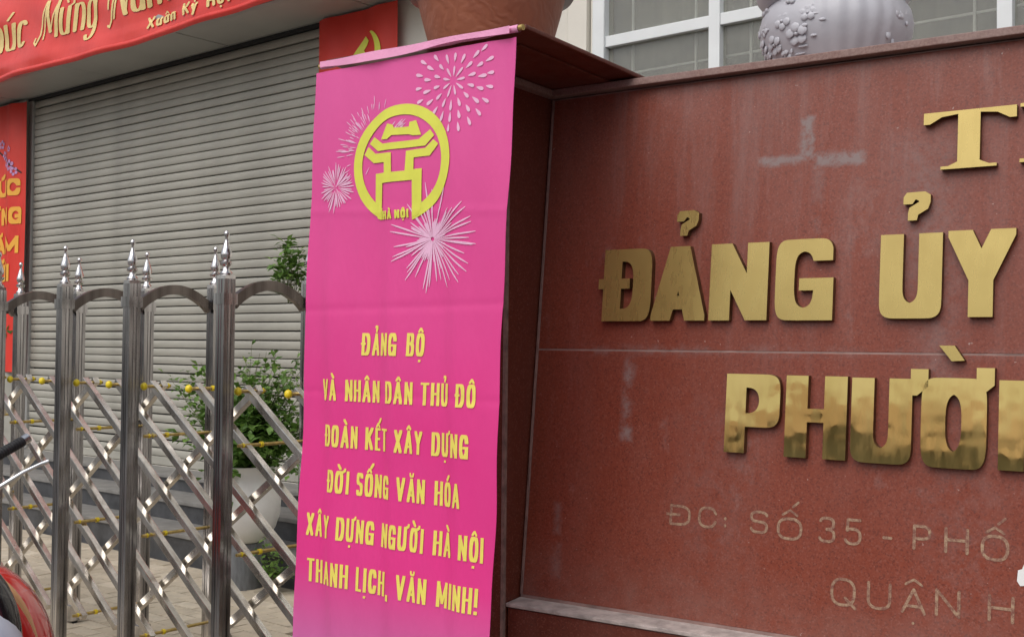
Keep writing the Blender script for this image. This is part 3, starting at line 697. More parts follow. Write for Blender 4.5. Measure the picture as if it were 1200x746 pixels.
def rodme(y1_, rings):
    rod = MB().tube([(0, .07, 0), (0, y1_, 0)], .0072, 8); rod.k = 1
    for (a, b, q) in rings: rod.tube([(0, a, 0), (0, b, 0)], q, 10)
    me = rod.me(smooth=40); me.materials.append(M['bush_brass']); me.materials.append(M['yellow_cap']); return me
rlong = rodme(.41, ((.092, .098, .010), (.180, .192, .012)))
rshort = rodme(.20, ((.180, .190, .012),))
cme = MB().ellipsoid((0, 0, 0), (.0165, .015, .0185), 14, 8).me(smooth=True); cme.materials.append(M['yellow_cap'])
for i, nx_ in enumerate(nodes):
    if nx_ < -6.95 or nx_ > -3.0: continue
    rows = [ZT]+([ZT-.2175, ZT-.6525, ZB] if i % 2 == 0 else [])
    for zr in rows:
        o = gt.part('pivot_rod', rshort if zr == ZT else rlong, [], (nx_, 0, zr))
        if zr == ZT:
            for yy in (.066,):
                c = bpy.data.objects.new('end_cap', cme); COL.objects.link(c); c.parent = o; c.location = (0, yy, 0)

# ------------------------------------------------------------------ sign wall and pillar in red granite
TL = .105
def ys(z_): return (z_-2.38)*TL
def tilted(x0, x1, z0, z1, off0, off1):
    vs = [(x, ys(z_)+o, z_) for z_ in (z0, z1) for o in (off0, off1) for x in (x0, x1)]
    return MB().add(vs, [(0, 2, 3, 1), (4, 5, 7, 6), (0, 1, 5, 4), (2, 6, 7, 3), (0, 4, 6, 2), (1, 3, 7, 5)])
sw = Thing('sign_wall', 'red granite wall with raised brass lettering under a thin stone coping', 'sign wall', FS, (1.7, 0, 0))
XE = 3.4
core = MB().box(.004, XE, .02, .42, 0, 2.372); sw.part('core', core.me(), 'granite_plain_shaded')
for (a, b) in ((.012, 1.795), (1.80, XE)):
    sw.part('granite_panel', tilted(a, b, 1.494, 2.368, 0, .03).me(bevel=.002), 'granite')
    sw.part('granite_panel', tilted(a, b, .668, 1.489, 0, .03).me(bevel=.002), 'granite')
sw.part('backing', tilted(.004, XE, .64, 2.372, .0010, .05).me(), 'seam_grout')
sw.part('corner_grout', tilted(.003, .0085, .670, 2.372, -.002, .012).me(), 'grout')
lg = MB().add([(x, yy, z_) for x in (0.0, XE) for yy, z_ in ((-.264, .640), (-.264, .653), (-.150, .660), (-.150, .640))], [(0, 1, 2, 3), (7, 6, 5, 4), (0, 4, 5, 1), (1, 5, 6, 2), (2, 6, 7, 3), (3, 7, 4, 0)])
sw.part('ledge', lg.me(bevel=.003), 'ledge')
for (a, b) in ((.004, 1.2), (1.205, 2.4), (2.405, XE)): sw.part('base_panel', MB().box(a, b, -.257, -.1, 0.0, .637).me(bevel=.002), 'granite_plain_shaded')
sw.part('coping', MB().box(-.034, XE+.5, -.040, .58, 2.376, 2.400).me(bevel=.003), 'cap')
# brass letters
def fit(ch, x0, z0, w_, h_, mark=None):
    """glyph filling its box, laid on the sloping face"""
    nx = .155; nz = .115
    H = 1.0; W = w_/h_
    if ch == 'T1':
        P_ = [[(0, .80), (0, 1), (1, 1), (1, .80), (.93, .80), (.80, .91), (.62, .94), (.62, .12), (.72, .05), (.80, .05), (.80, 0), (.20, 0), (.20, .05), (.28, .05), (.38, .12), (.38, .94), (.20, .91), (.07, .80)]]
        return [[(a*w_, b*h_) for a, b in P_[0]]]
    if ch == 'R1':
        P_ = nibstroke([(.28, 0), (.28, 1)], .12, .001)+nibstroke([(.02, .97), (.3, .97)], .02, .03)+nibstroke([(.02, .03), (.5, .03)], .02, .03)+nibstroke([(.3, .95), (.6, .95)]+sup(.6, .74, .28, .21, 90, -90)+[(.3, .53)], .1, .04)+nibstroke([(.55, .5), (.9, .05)], .11, .04)
        return [[(a*w_, b*h_) for a, b in p] for p in P_]
    base, paths = GL[ch if ch != 'Đ' else 'D']
    hx = .182*w_; hz = .082*h_
    if ch in 'UOPĐ': hx = .188*w_; hz = .085*h_
    bw, bh = w_-2*hx, h_-2*hz; x_off = 0
    pol = []
    if ch == 'G':
        hx = w_*.165; hz = h_*.075; bw, bh = w_-2*hx, h_-2*hz
        paths = [sup(.5, .5, .5, .5, 28, 332, 30, 4.4)+[(1, .30)], [(.62, .43), (1, .43)], [(1.0, .0), (1.0, .43)]]
    if ch == 'O': paths = [sup(.5, .5, .5, .5, 0, 360, 40, 4)]
    if ch == 'U': paths = [[(0, 1), (0, .4)]+sup(.5, .30, .5, .30, 180, 360, 22, 3.6)+[(1, 1)]]
    if ch == 'Đ': paths = [[(0, 0), (0, 1), (.5, 1)]+sup(.5, .5, .5, .5, 90, -90, 26, 4)+[(0, 0)]]
    if ch == 'P': paths = [[(0, 0), (0, 1), (.5, 1)]+sup(.5, .70, .5, .30, 90, -90, 22, 3.4)+[(0, .40)]]
    for p in paths:
        pol += nibstroke([(hx+q[0]*bw, hz+q[1]*bh) for q in p], hx, hz if ch not in 'NAYV' else hz*.45)
    if ch in 'NAYV':   # straight letters: re-fit so the thin nib still fills the box
        pol = []; h2 = hz*.45
        for p in paths:
            pol += nibstroke([(hx+q[0]*bw, h2+q[1]*(h_-2*h2)) for q in p], hx, h2)
        if ch == 'A': pol += nibstroke([(w_*.25, h_*.22), (w_*.75, h_*.22)], .01, h_*.07)
    if ch == 'Đ': pol += nibstroke([(-.012, h_*.52), (w_*.52, h_*.52)], .006, h_*.07)
    return pol
LET = [('T1', 1.286, 2.013, .248, .167), ('R1', 1.543, 2.017, .20, .165),
       ('Đ', .266, 1.587, .177, .238), ('A', .446, 1.588, .188, .238), ('N', .648, 1.588, .190, .240), ('G', .862, 1.587, .178, .245),
       ('U', 1.175, 1.591, .172, .242), ('Y', 1.362, 1.594, .176, .242),
       ('P', .720, 1.186, .172, .238), ('H', .910, 1.183, .183, .240), ('U', 1.106, 1.181, .170, .240), ('O', 1.301, 1.180, .172, .246), ('N', 1.503, 1.184, .175, .239)]
MK = [('hook', .519, 1.863, .084, .078), ('hook', 1.232, 1.874, .083, .079), ('grave', 1.345, 1.472, .068, .043)]
def slope_mesh(me, x0, z0):
    me.transform(Matrix(((1, 0, 0, x0), (0, 1, TL, ys(z0)), (0, 0, 1, z0), (0, 0, 0, 1)))); return me
def lettermesh(pol, x0, z0, dep=.024, gap=.006):
    me = solid_mesh(pol, dep, y0=0.0); me.transform(Matrix.Translation((0, -gap*0, 0))); return slope_mesh(me, x0, z0)
HORN = {(1.106): (1.252, 1.375, .066, .074), (1.301): (1.427, 1.383, .064, .072)}
for ch, x0, z0, w_, h_ in LET:
    pol = fit(ch, x0, z0, w_, h_)
    if x0 in HORN:
        hx0, hz0, hw_, hh_ = HORN[x0]; pol.append([(hx0-x0+a*hw_, hz0-z0+b*hh_) for a, b in [(0, .45), (.28, .45), (.28, 1), (1, 1), (1, .35), (.55, 0), (0, 0)]])
    sw.part('letter', lettermesh(pol, x0, z0), ['brass' if z0 < 1.4 else 'brass_satin', 'brass_side'])
for kd, x0, z0, w_, h_ in MK:
    if kd == 'hook': pol = nibstroke([(.10*w_+.008, .70*h_), (.30*w_, .86*h_), (.62*w_, .87*h_), (.80*w_, .74*h_), (.72*w_, .50*h_), (.40*w_, .30*h_), (.36*w_, .10*h_)], .0125, .0105, False)
    elif kd == 'horn': pol = [[(0, .45*h_), (.28*w_, .45*h_), (.28*w_, h_), (w_, h_), (w_, .35*h_), (.55*w_, 0), (0, 0)]]
    else: pol = [[(0, h_), (.62*w_, h_), (w_, 0), (.55*w_, .0)]]
    if kd == 'grave': pol = [[(0, h_), (.60*w_, h_), (w_, .05*h_), (w_*.5, 0)]]
    sw.part('letter_mark', lettermesh(pol, x0, z0), ['brass_satin', 'brass_side'])
# engraved address line
ENG = [('Đ', .540, .948, .072, .064), ('C', .636, .949, .063, .066), (':', .722, .953, .012, .05), ('S', .805, .949, .058, .068), ('O', .890, .939, .078, .083*.80), ('3', 1.018, .943, .048, .075), ('5', 1.093, .944, .048, .075),
       ('-', 1.199, .961, .028, .03), ('P', 1.282, .950, .050, .069), ('H', 1.366, .950, .064, .070), ('O', 1.460, .941, .072, .070),
       ('Q', 1.057, .771, .073, .080), ('U', 1.161, .775, .068, .076), ('A', 1.255, .776, .068, .070), ('N', 1.346, .780, .066, .074), ('H', 1.481, .785, .066, .070)]
def thin(ch, w_, h_, n_=.0042):
    base = 'D' if ch == 'Đ' else ch
    pol = []
    for p in GL[base][1]: pol += nibstroke([(n_+q[0]*(w_-2*n_), n_+q[1]*(h_-2*n_)) for q in p], n_, n_, True)
    if ch == 'Đ': pol += nibstroke([(-.008, h_*.52), (w_*.45, h_*.52)], n_, n_)
    return pol
def eng_me(pol, x0, z0): return flat_mesh([pol], lambda x_, z_: (x0+x_, ys(z0+z_)-.0012, z0+z_))
for ch, x0, z0, w_, h_ in ENG: sw.part('engraved_letter', eng_me(thin(ch, w_, h_), x0, z0), 'engraved')
for x0, z0, k in ((.929, 1.012, 'ca'), (1.496, 1.016, 'ca'), (1.289, .855, 'c')):
    pol = nibstroke([(-.022, 0), (0, .014), (.022, 0)], .0035, .0035, True)
    if k == 'ca': pol += nibstroke([(.008, .024), (.024, .038)], .0035, .0035, True)
    sw.part('engraved_mark', eng_me(pol, x0, z0), 'engraved')
sw.part('engraved_mark', eng_me(nibstroke([(0, 0)], .004, .004, True), 1.289, .752), 'engraved')

sw.part('white_patch', flat_mesh([[[(0, .012), (.008, .0), (.03, .004), (.032, .05), (.022, .046), (.018, .060), (.012, .044), (.002, .040)]]], lambda x_, z_: (1.552+x_, ys(.885+z_)-.002, .885+z_)), 'pot_white')  # small ragged white patch on the stone face
# pillar
pl = Thing('gate_pillar', 'square red granite gate pillar with overhanging slab behind the pink banner', 'pillar', FS, (-.3, 0, 0))
pl.part('shaft', MB().box(-.36, -.004, -.262, .31, 0, 2.374).me(), 'granite_plain_shaded')
pl.part('front_panel', MB().box(-.36, -.012, -.280, -.264, 0, 2.374).me(bevel=.0015), 'granite_plain_shaded')
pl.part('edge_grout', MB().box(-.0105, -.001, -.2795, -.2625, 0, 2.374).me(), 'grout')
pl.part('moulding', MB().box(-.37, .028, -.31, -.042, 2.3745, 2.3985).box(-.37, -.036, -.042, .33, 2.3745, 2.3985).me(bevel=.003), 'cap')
pl.part('lower_slab', MB().box(-.36, .245, -.58, .33, 2.4015, 2.4085).me(bevel=.003), 'granite_plain_shaded')
pl.part('top_slab', MB().box(-.43, .345, -.70, .36, 2.409, 2.423).me(bevel=.004), 'granite_plain_shaded')

sky_block_pillar = Thing('gate_pillar', 'unseen square red granite pillar added at the far right end of the sign wall to block sky light', 'pillar', FS, (3.7, 0, 0))  # unseen pillar added to keep sky light off the other pillar's side
sky_block_pillar.part('shaft', MB().box(3.404, 3.9, -.29, .42, 0, 2.374).me(bevel=.002), 'granite_plain_shaded')
sky_block_pillar.part('top_slab', MB().box(3.10, 4.2, -.70, .72, 2.409, 2.423).me(bevel=.004), 'cap')
# ------------------------------------------------------------------ flower pots on the walls
tp = Thing('terracotta_pot', 'large brown terracotta flower pot with dark rim on top of the gate pillar', 'flower pot', FS, (-.27, 0, 2.424))
tp.part('body', MB().lathe([(.145, 0), (.165, .02), (.195, .08), (.225, .17), (.258, .29), (.272, .345), (.275, .36), (.25, .36), (.235, .30), (.1, .28)], 56).me(smooth=50), 'terra', (-.27, 0, 2.424))
tp.part('rim', MB().lathe([(.2765, .345), (.302, .352), (.315, .375), (.315, .43), (.30, .445), (.285, .445), (.275, .42), (.272, .36)], 56).me(smooth=50), 'terra_dark', (-.27, 0, 2.424))
tp.part('soil', MB().lathe([(.001, .405), (.15, .412), (.273, .40)], 40).me(smooth=True), 'soil', (-.27, 0, 2.424))
gp = Thing('glazed_pot', 'bulging lilac grey ceramic pot with raised flowers and ribs on the sign wall coping', 'flower pot', FS, (.92, .285, 2.401))
ZK = .9
def ribs(a, z_):
    a = (a+2*pi) % (2*pi); d = abs((a-radians(305)+pi) % (2*pi)-pi)
    return 1+.012*cos(a*26)*(1 if d < .55 else .0)+.004*sin(a*5)
cc = (.92, .285, 2.401)
gp.part('body', MB().lathe([(a_, b_*ZK) for a_, b_ in [(.168, 0), (.185, .012), (.196, .03), (.222, .075), (.240, .125), (.246, .17), (.238, .215), (.222, .245), (.216, .255), (.20, .25), (.19, .2)]], 160, mod=ribs).me(smooth=50), 'lilac', cc)
gp.part('rim', MB().lathe([(a_, b_*ZK) for a_, b_ in [(.217, .252), (.236, .262), (.252, .285), (.256, .305), (.244, .318), (.222, .316), (.212, .29)]], 64).me(smooth=50), 'lilac', cc)
gp.part('soil', MB().lathe([(a_, b_*ZK) for a_, b_ in [(.001, .275), (.12, .28), (.208, .27)]], 30).me(smooth=True), 'soil', cc)
def potr(z_): 
    z_ = z_/ZK; pr_ = [(.168, 0), (.196, .03), (.222, .075), (.240, .125), (.246, .17), (.238, .215), (.222, .245)]
    for (a, b), (c, d) in zip(pr_, pr_[1:]):
        if b <= z_ <= d: return a+(c-a)*(z_-b)/(d-b)
    return .24
rl = MB()
def petal(am_, zm, ra, rz_, th=.007):
    th *= .6; R0 = potr(zm); ca, sa = cos(am_), sin(am_); m0 = len(rl.v); nu, nv = 10, 5
    tmp = MB().ellipsoid((0, 0, 0), (ra, th, rz_), nu, nv)
    zm *= ZK; rl.add([(ca*(R0-b)-sa*a if False else (R0+b)*ca-a*sa, (R0+b)*sa+a*ca, zm+c) for a, b, c in tmp.v], tmp.f)
rr = random.Random(5)
for (deg, zm, s_) in ((212, .10, 1), (222, .155, .8), (233, .09, 1.1), (246, .16, 1), (258, .105, 1.2), (268, .17, .9), (228, .205, .7), (205, .17, .8), (241, .045, .7), (252, .215, .7), (217, .055, .8), (275, .20, .7)):
    for k in range(5):
        a = 2*pi*k/5+deg; petal(radians(deg)+cos(a)*.019*s_/.23, zm+sin(a)*.019*s_, .0135*s_, .0135*s_, .007)
    petal(radians(deg), zm, .006*s_, .006*s_, .012)
for k in range(26): petal(radians(rr.uniform(200, 280)), rr.uniform(.03, .235), rr.uniform(.005, .02), rr.uniform(.004, .010), .005)
for k in range(12): petal(radians(rr.uniform(330, 352)), rr.uniform(.05, .2), rr.uniform(.005, .012), rr.uniform(.005, .014), .006)
gp.part('relief', rl.me(smooth=True), 'lilac', cc)['kind'] = 'stuff'

# ------------------------------------------------------------------ pink banner
def yn(s_, z_):
    t = (2.37-z_)/2.0
    return .0055*sin(2*pi*(s_+.04*z_)/.27+.9)*min(1, t*2+.25)+.0035*sin(2*pi*s_/.13+z_*1.3)*min(1, t*2+.2)+.0012*math.exp(-((z_-1.62-.02*s_)/.013)**2)+.0010*math.exp(-((z_-1.345)/.012)**2)-.0011*math.exp(-((z_-1.88+.05*s_)/.013)**2)+.003*sin(z_*9+s_*4)+.010*math.exp(-((s_+.02)/.05)**2)*sin(z_*3)
def lean(z_): return .040*(z_-2.37)
def edge(u, v):
    a = max(0, (u+.06)/.06); b = max(0, (-.763-u)/.06)
    return a*(.0035*sin(v*7)+.002*sin(v*19+1))+b*(.004*sin(v*5+2)+.002*sin(v*17))
bn = Thing('pink_banner', 'tall hot pink banner with yellow lettering, city emblem and fireworks hanging from the pillar slab', 'banner', FN, (-.45, 0, .40))
us = linsp(-.823, 0, 120); vz = linsp(.38, 2.366, 330)
bn.part('cloth', cloth_me(lambda u, v: (u+lean(v)+edge(u, v), yn(u+lean(v), v), v+.012*(-u)/.82*(v-.38)/2), us, vz), 'pink')
bn.part('top_sleeve', MB().tube([(x_, .006, 2.388-.014*x_) for x_ in linsp(-.80, .012, 20)], [.0100+.0012*sin(i*2.1) for i in range(20)], 12, False).me(smooth=True), 'pink_hem')
bn.part('rod', MB().tube([(-.81, .006, 2.399), (.026, .006, 2.3885)], .0085, 12).me(smooth=40), 'bush_brass')
fl = MB().grid(lambda u, v: (u, -.012-.004*sin(u*20), 2.379+.016*v+.015*(-u)/.82-.006*(1+sin(u*9))*(1-v)), linsp(-.79, -.01, 40), linsp(0, 1, 4))
bn.part('sleeve_flap', fl.me(smooth=True), 'pink_hem')
def pn(x_, z_): return (x_, yn(x_, z_)-.0021, z_)
def pn2(x_, z_): return (x_, yn(x_, z_)-.0024, z_)
ROWS = [('ĐẢNG BỘ', -.594, -.328, 1.4685, .069), ('VÀ NHÂN DÂN THỦ ĐÔ', -.770, -.126, 1.3245, .067), ('ĐOÀN KẾT XÂY DỰNG', -.759, -.149, 1.1785, .069),
        ('ĐỜI SỐNG VĂN HÓA', -.740, -.179, 1.035, .071), ('XÂY DỰNG NGƯỜI HÀ NỘI', -.835, -.095, .8895, .072), ('THANH LỊCH, VĂN MINH!', -.831, -.113, .743, .074)]
for txt, a, b, z0, H in ROWS:
    gs, wd = text_polys(txt, b-a, H, .52, .094, .050, .115, .44, False, .04)
    for g_ in gs: bn.part('printed_letter', flat_mesh([g_], lambda x_, z_: pn(a+x_, z0+z_), .012), 'yellow_print')
ecx, ecz, erx, erz = -.434, 2.050, .203, .179
ell = lambda rx, rz, n=56: [(ecx+rx*cos(2*pi*i/n), ecz+rz*sin(2*pi*i/n)) for i in range(n)]
ringF = flat_mesh([[ell(erx, erz)]], pn2, .012, subs=[ell(erx-.037, erz-.032), [(-.514, 1.70), (-.508, 1.97), (-.385, 1.97), (-.385, 1.70)]])
em = bn.part('city_emblem', ringF, 'emblem_print')
roof = [(-.514, 2.13), (-.486, 2.176), (-.462, 2.169), (-.458, 2.16), (-.399, 2.157), (-.397, 2.171), (-.369, 2.173), (-.348, 2.127), (-.383, 2.129), (-.398, 2.134), (-.467, 2.138), (-.485, 2.128)]
chev = [(-.566, 2.122), (-.546, 2.141), (-.506, 2.116), (-.357, 2.115), (-.314, 2.14), (-.298, 2.121), (-.332, 2.093), (-.529, 2.096)]
body = [(-.589, 2.09), (-.572, 2.113), (-.541, 2.089), (-.468, 2.086), (-.467, 2.026), (-.414, 2.026), (-.409, 2.085), (-.332, 2.086), (-.301, 2.109), (-.281, 2.094), (-.315, 2.062), (-.377, 2.062), (-.378, 2.027), (-.344, 2.027), (-.346, 1.91), (-.360, 1.889), (-.385, 1.883), (-.385, 1.996), (-.508, 1.996), (-.514, 1.883), (-.532, 1.889), (-.544, 1.91), (-.540, 2.027), (-.5, 2.027), (-.5, 2.059), (-.55, 2.061)]
sub('pavilion', flat_mesh([[roof], [chev], [body]], lambda x_, z_: (x_, yn(x_, z_)-.0028, z_), .012), 'emblem_print', em)
gs, wd = text_polys('HÀ NỘI', .108, .026, .55, .11, .08, .12, .25)
sub('emblem_lettering', flat_mesh([sum(gs, [])], lambda x_, z_: (-.507+x_, yn(-.507+x_, 1.884+z_)-.0034, 1.884+z_), .012), 'emblem_print', em)
def drop(cx, cz, a, r0, r1, w_, asp=1.0):
    c, s_ = cos(a), sin(a); P_ = []
    for t, k in ((0, .15), (.25, .6), (.6, 1), (.85, .9), (1, .35)): P_.append((r0+(r1-r0)*t, k*w_))
    pts_ = [(cx+(q*c-p*s_)*asp, cz+q*s_+p*c) for q, p in P_]+[(cx+(q*c+p*s_)*asp, cz+q*s_-p*c) for q, p in P_[::-1]]
    return pts_
rf = random.Random(8)
f1 = []
for r0, r1, n, w_, o in ((.014, .046, 9, .0040, .1), (.056, .084, 14, .0052, .3), (.092, .120, 19, .0055, 0), (.126, .152, 22, .0052, .13)):
    for k in range(n):
        a = 2*pi*(k+o)/n
        if -.223+1.0*r1*cos(a) > -.035 or 2.272+r1*sin(a) > 2.362: continue
        f1.append(drop(-.225, 2.272, a, r0, r1+rf.uniform(-.004, .004), w_))
bn.part('firework', flat_mesh([[p] for p in f1], pn, .012), 'spark_print')['kind'] = 'stuff'
f4 = [drop(-.305, 1.815, 2*pi*k/66+rf.uniform(-.04, .04), .006, rf.choice((.165, .15, .13, .10, .06))+rf.uniform(-.01, .012), .0026) for k in range(66)]
bn.part('firework', flat_mesh([[p] for p in f4], pn, .012), 'spark_print')['kind'] = 'stuff'
f3 = [drop(-.715, 1.998, 2*pi*k/44+rf.uniform(-.05, .05), rf.uniform(0, .03), rf.uniform(.055, .082), .0021) for k in range(44)]
bn.part('firework', flat_mesh([[p] for p in f3], pn, .012), 'spark_print')['kind'] = 'stuff'
f2 = []
for k in range(230):
    a = radians(rf.uniform(30, 240)); r0 = rf.uniform(.05, .135); f2.append(drop(-.535, 2.10, a, r0, r0+rf.uniform(.015, .04), .0014, 1.05))
f2 = [p for p in f2 if all(((q[0]-ecx)/erx)**2+((q[1]-ecz)/erz)**2 > 1.02 or ((q[0]-ecx)/(erx-.04))**2+((q[1]-ecz)/(erz-.04))**2 < .95 for q in p)]
bn.part('firework', flat_mesh([[p] for p in f2], lambda x_, z_: (x_, yn(x_, z_)-.0017, z_), .012), 'spark_print')['kind'] = 'stuff'

# ------------------------------------------------------------------ potted bush by the steps
single('planter_block', MB().lathe([(.13, 0), (.135, .01), (.125, .24), (.135, .285), (.13, .299)], 24, mod=lambda a, z_: 1+.03*cos(a*12)).me(smooth=40), 'concrete', 'ribbed blue grey concrete stand under the white pot', 'stand', FB, (0, 0, 0)).location = wpos(FB, (-5.70, -1.10, .0))
wp = Thing('white_pot', 'rounded white ceramic pot standing by the steps behind the gate', 'flower pot', FB, (-5.68, -1.10, .300))
wp.part('body', MB().lathe([(.10, 0), (.145, .02), (.195, .09), (.222, .18), (.225, .26), (.205, .36), (.185, .42), (.20, .45), (.205, .465), (.185, .465), (.165, .42)], 40).me(smooth=50), 'pot_white', (-5.68, -1.10, .300))
wp.part('soil', MB().lathe([(.001, .43), (.17, .425)], 24).me(smooth=True), 'soil', (-5.68, -1.10, .300))
rp = random.Random(3)
fo_ = MB(); stm = MB()
def leaf(m, p, d, size, rnd):
    d = d.normalized(); sd_ = d.cross(Vector((rnd.uniform(-.4, .4), rnd.uniform(-.4, .4), 1))).normalized(); up = sd_.cross(d).normalized()
    w_ = size*.34; a = p; b = p+d*size*.5+sd_*w_+up*size*.07; c = p+d*size-up*size*.12; e = p+d*size*.5-sd_*w_+up*size*.07; q = p+d*size*.5
    m.add([a, b, c, e, q], [(0, 4, 1), (4, 2, 1), (0, 3, 4), (4, 3, 2)])
def spray(base, tip, nleaf, size, spread=.05, droop=0.0, r=.004, t0=.25):
    base = Vector(base); tip = Vector(tip); mid = (base+tip)/2+Vector((rp.uniform(-.08, .08), rp.uniform(-.08, .08), rp.uniform(0, .08)+droop)); pts_ = []
    for i in range(7):
        t = i/6; pts_.append(base*(1-t)**2+mid*2*t*(1-t)+tip*t*t)
    stm.tube(pts_, [r*(1-.7*i/6) for i in range(7)], 4, False)
    for k in range(nleaf):
        t = t0+(1-t0)*(k+rp.random())/nleaf; p = base*(1-t)**2+mid*2*t*(1-t)+tip*t*t
        d = Vector((rp.uniform(-1, 1), rp.uniform(-1, 1), rp.uniform(-.5, .8))); leaf(fo_, p+d*spread*rp.random(), d, size*rp.uniform(.7, 1.3), rp)
B0 = (-5.66, -1.10, .74)
for k in range(135):
    a = rp.uniform(0, 2*pi); rr_ = rp.uniform(.05, .52)
    tip = (B0[0]+.02+rr_*cos(a)*1.1, B0[1]+rr_*sin(a)*.8, rp.choice((rp.uniform(.72, 1.15), rp.uniform(.95, 1.40), rp.uniform(.8, 1.3))))
    spray(B0, tip, 34, .056, .065)
for k in range(26): spray(B0, (-5.42+rp.uniform(-.22, .22), -1.0+rp.uniform(-.2, .2), rp.uniform(1.22, 1.50)), 20, .045, .05)
for tip in ((-5.62, -1.1, 1.52), (-5.75, -1.05, 1.42), (-5.95, -1.05, 1.30)): spray(B0, tip, 16, .033, .025, r=.003)
for k in range(13): spray((-5.38+rp.uniform(-.03, .03), -1.0, 1.75), (-5.43+rp.uniform(-.09, .09), -1.0+rp.uniform(-.1, .1), rp.uniform(1.86, 2.13)), 22, .05, .05, t0=.62)
for tip, n in (((-6.62, -1.0, 1.27), 22), ((-6.55, -1.0, 1.20), 22), ((-6.50, -1.0, 1.12), 24), ((-6.40, -1.0, 1.18), 20), ((-6.15, -1.0, 1.15), 26), ((-6.05, -1.0, 1.0), 26), ((-6.35, -1.02, 1.05), 18), ((-6.20, -1.0, .98), 22), ((-6.30, -1.05, .82), 18), ((-6.1, -1.0, .72), 20), ((-6.45, -.95, .95), 12)): spray(B0, tip, n, .05, .05, .12, .003)
for k in range(5): spray(B0, (-5.60+rp.uniform(-.1, .12), -1.36, rp.uniform(.38, .62)), 10, .055, .03, .14, .003)
for k in range(14): spray((-5.42, -1.08, .02), (-5.42+rp.uniform(-.14, .14), -1.08+rp.uniform(-.12, .12), rp.uniform(.12, .42)), 14, .036, .03, 0, .002)
pb_ = Thing('leafy_bush', 'loose green leafy bush growing out of the white pot against the shutter', 'bush', FB, (-5.66, -1.10, .74))
pb_.part('foliage', fo_.me(), 'leaf')['kind'] = 'stuff'; pb_.part('stems', stm.me(), 'stem')['kind'] = 'stuff'

# ------------------------------------------------------------------ scooter at the lower left
sc = Thing('parked_scooter', 'glossy red scooter with black grip and silver lever parked in front of the gate', 'scooter', FW, (-2.0, 4.0, 0))
hx = Vector((.70, .70, 0)).normalized(); fx = Vector((.70, -.70, 0)); Cc = Vector((-2.02, 3.93, 1.03))
def E(m, c, r): return m.ellipsoid(c, r, 40, 24)
sc.part('front_fairing', E(MB(), (-1.835, 3.86, .36), (.300, .26, .405)).me(smooth=True), 'scooter_red')
hl = MB().ellipsoid((-1.785, 3.60, .535), (.245, .17, .315), 36, 20); sc.part('headlight', hl.me(smooth=True), 'black_gloss')
sc.part('lower_panel', MB().ellipsoid((-1.76, 3.56, .42), (.262, .20, .33), 36, 20).me(smooth=True), 'pale_panel')
tr = []
for i in range(16):
    a = radians(88-i*4.6); tr.append((-1.835+.287*cos(a), 3.80, .36+.392*sin(a)))
sc.part('indicator_strip', MB().tube(tr, [.004+.010*sin(pi*i/15) for i in range(16)], 8).me(smooth=True), 'amber')
sc.part('handlebar', MB().tube([Cc-hx*.34+Vector((0, 0, -.02)), Cc-hx*.12, Cc+Vector((0, 0, -.04)), Cc+hx*.12, (-1.89, 4.06, 1.058), (-1.80, 4.205, 1.135)], .011, 10).me(smooth=True), 'black_rubber')
gpt = [Vector((-1.875, 4.085, 1.072)), Vector((-1.86, 4.11, 1.083)), Vector((-1.80, 4.195, 1.134))]
gm = MB()
for i in range(14):
    a = gpt[0].lerp(gpt[2], i/14); b = gpt[0].lerp(gpt[2], (i+.75)/14); gm.tube([a, b], .0195, 14)
gm.tube([gpt[0]-Vector((.006, .01, .006)), gpt[0]], .026, 14); gm.tube([gpt[0], gpt[2]], .0175, 14)
go_ = sc.part('grip', gm.me(smooth=40), 'black_rubber')
sub('bar_end', MB().tube([gpt[2], gpt[2]+Vector((.012, .020, .011))], .0185, 16).me(smooth=40), 'silver', go_)
lv = [(-1.93, 4.0, .93), (-1.86, 4.03, .952), (-1.80, 4.06, .995), (-1.75, 4.09, 1.032), (-1.705, 4.13, 1.058), (-1.683, 4.145, 1.066)]
sc.part('brake_lever', MB().tube(lv, [.010, .010, .009, .008, .007, .009], 10).me(smooth=True), 'silver')
gl2 = [Cc-hx*.46, Cc-hx*.33]; sc.part('grip', MB().tube(gl2, .0195, 14).me(smooth=40), 'black_rubber')
sc.part('leg_shield', MB().ellipsoid((-2.05, 4.02, .62), (.20, .13, .40), 30, 16).me(smooth=True), 'scooter_red')
fw = Vector((-.72, .62, 0)).normalized()
def wheel(c):
    m = MB(); n, k = 28, 10; vs = []
    for i in range(n):
        a = 2*pi*i/n; rad = fw*cos(a)+Vector((0, 0, sin(a))); ax = Vector((-fw.y, fw.x, 0))
        for j in range(k):
            b = 2*pi*j/k; vs.append(Vector(c)+rad*(.20+.045*cos(b))+ax*.045*sin(b))
    m.add(vs, [(i*k+j, i*k+(j+1) % k, ((i+1) % n)*k+(j+1) % k, ((i+1) % n)*k+j) for i in range(n) for j in range(k)]); return m
def rim(c):
    m = MB(); ax = Vector((-fw.y, fw.x, 0)); c = Vector(c); m.tube([c-ax*.03, c+ax*.03], .045, 14)
    for k in range(5):
        a = 2*pi*k/5; d = fw*cos(a)+Vector((0, 0, sin(a))); m.tube([c, c+d*.18], .014, 6)
    return m
c1 = Vector((-1.95, 3.98, .245)); c2 = c1+fw*1.22
for c in (c1, c2):
    wo_ = sc.part('wheel', wheel(c).me(smooth=True), 'black_rubber'); sub('rim', rim(c).me(smooth=40), 'silver', wo_)
mid_ = c1+fw*.55
sc.part('footboard', MB().tube([c1+fw*.12+Vector((0, 0, .08)), mid_+Vector((0, 0, .05)), mid_+fw*.2+Vector((0, 0, .12))], [.10, .12, .12], 12).me(smooth=True), 'black_rubber')
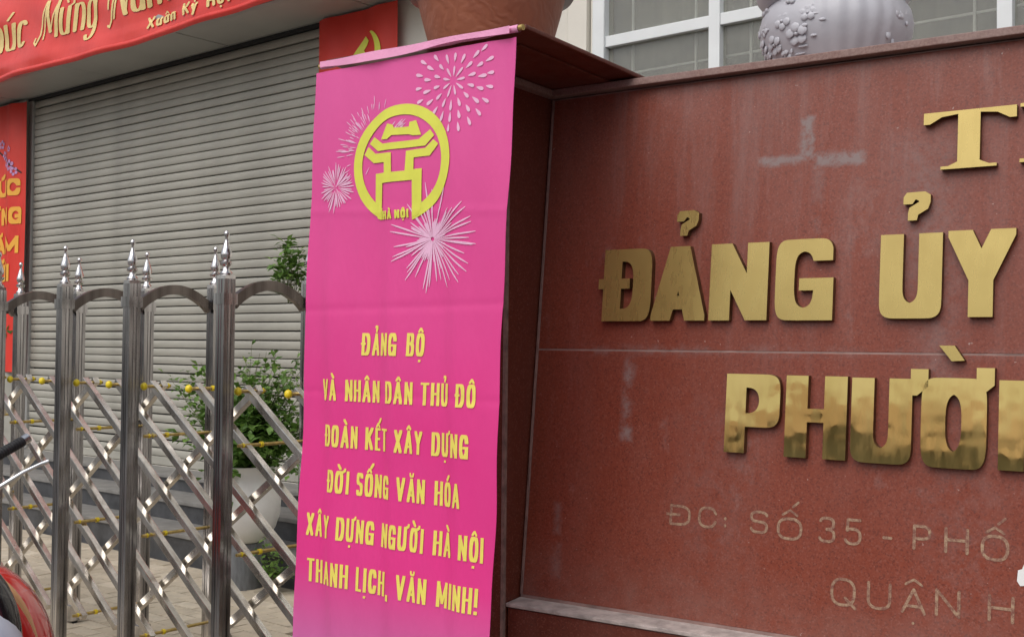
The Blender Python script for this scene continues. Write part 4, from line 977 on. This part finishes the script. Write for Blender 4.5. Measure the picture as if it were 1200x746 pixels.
sc.part('rear_body', MB().tube([mid_+fw*.12+Vector((0, 0, .22)), c2-fw*.2+Vector((0, 0, .36)), c2+fw*.22+Vector((0, 0, .46))], [.15, .16, .07], 16).me(smooth=True), 'scooter_red')
sc.part('seat', MB().tube([mid_+fw*.14+Vector((0, 0, .48)), mid_+fw*.4+Vector((0, 0, .50)), c2+fw*.16+Vector((0, 0, .58))], [.08, .115, .07], 14).me(smooth=True), 'black_rubber')
sc.part('mirror', MB().tube([Cc+Vector((-.12, -.1, 0)), Cc+Vector((-.18, -.12, .16)), Cc+Vector((-.19, -.13, .20))], [.005, .005, .005], 6).ellipsoid(Cc+Vector((-.20, -.13, .25)), (.07, .02, .045), 16, 8).me(smooth=True), 'black_gloss')
sc.part('kickstand', MB().tube([mid_+Vector((0, 0, .1)), mid_+Vector((-.16, -.12, .005))], .012, 6).me(), 'silver')

# ------------------------------------------------------------------ unseen houses added across the street for brass and steel to reflect
for (x0, x1, hh, col, lab) in ((-15, -7.5, 3.9, (.42, .33, .22), 'unseen low ochre house with a red awning, added across the street for reflections'), (-7.2, -.6, 4.3, (.50, .48, .44), 'unseen low pale grey house added across the street for reflections'), (-.3, 7.5, 3.9, (.40, .22, .13), 'unseen low brown house added across the street for reflections'), (7.9, 16, 4.6, (.46, .42, .34), 'unseen low beige house added at the right end of the street for reflections')):
    M['tw'] = simple('house_paint', col, .8, var=.15, vscale=.8)
    th = Thing('added_low_house', lab, 'building', FB, ((x0+x1)/2, -21, 0))
    th.part('wall', MB().box(x0, x1, -27, -21, 0, hh-.5).me(), 'tw')
    rf_ = MB().add([(x0-.2, -20.6, hh-.6), (x1+.2, -20.6, hh-.6), (x1+.2, -24, hh+.6), (x0-.2, -24, hh+.6), (x0-.2, -27.4, hh-.6), (x1+.2, -27.4, hh-.6)], [(0, 1, 2, 3), (3, 2, 5, 4), (0, 3, 4), (1, 5, 2), (0, 4, 5, 1)])
    th.part('roof', rf_.me(), 'terra')
    n_ = int((x1-x0)/2)
    for k in range(n_):
        xc = x0+(k+.5)*(x1-x0)/n_
        th.part('shop_door' if k % 2 else 'window', MB().box(xc-.7, xc+.7, -20.99, -20.94, .05 if k % 2 else .9, 2.3).me(), 'slat' if k % 2 else 'black_gloss')
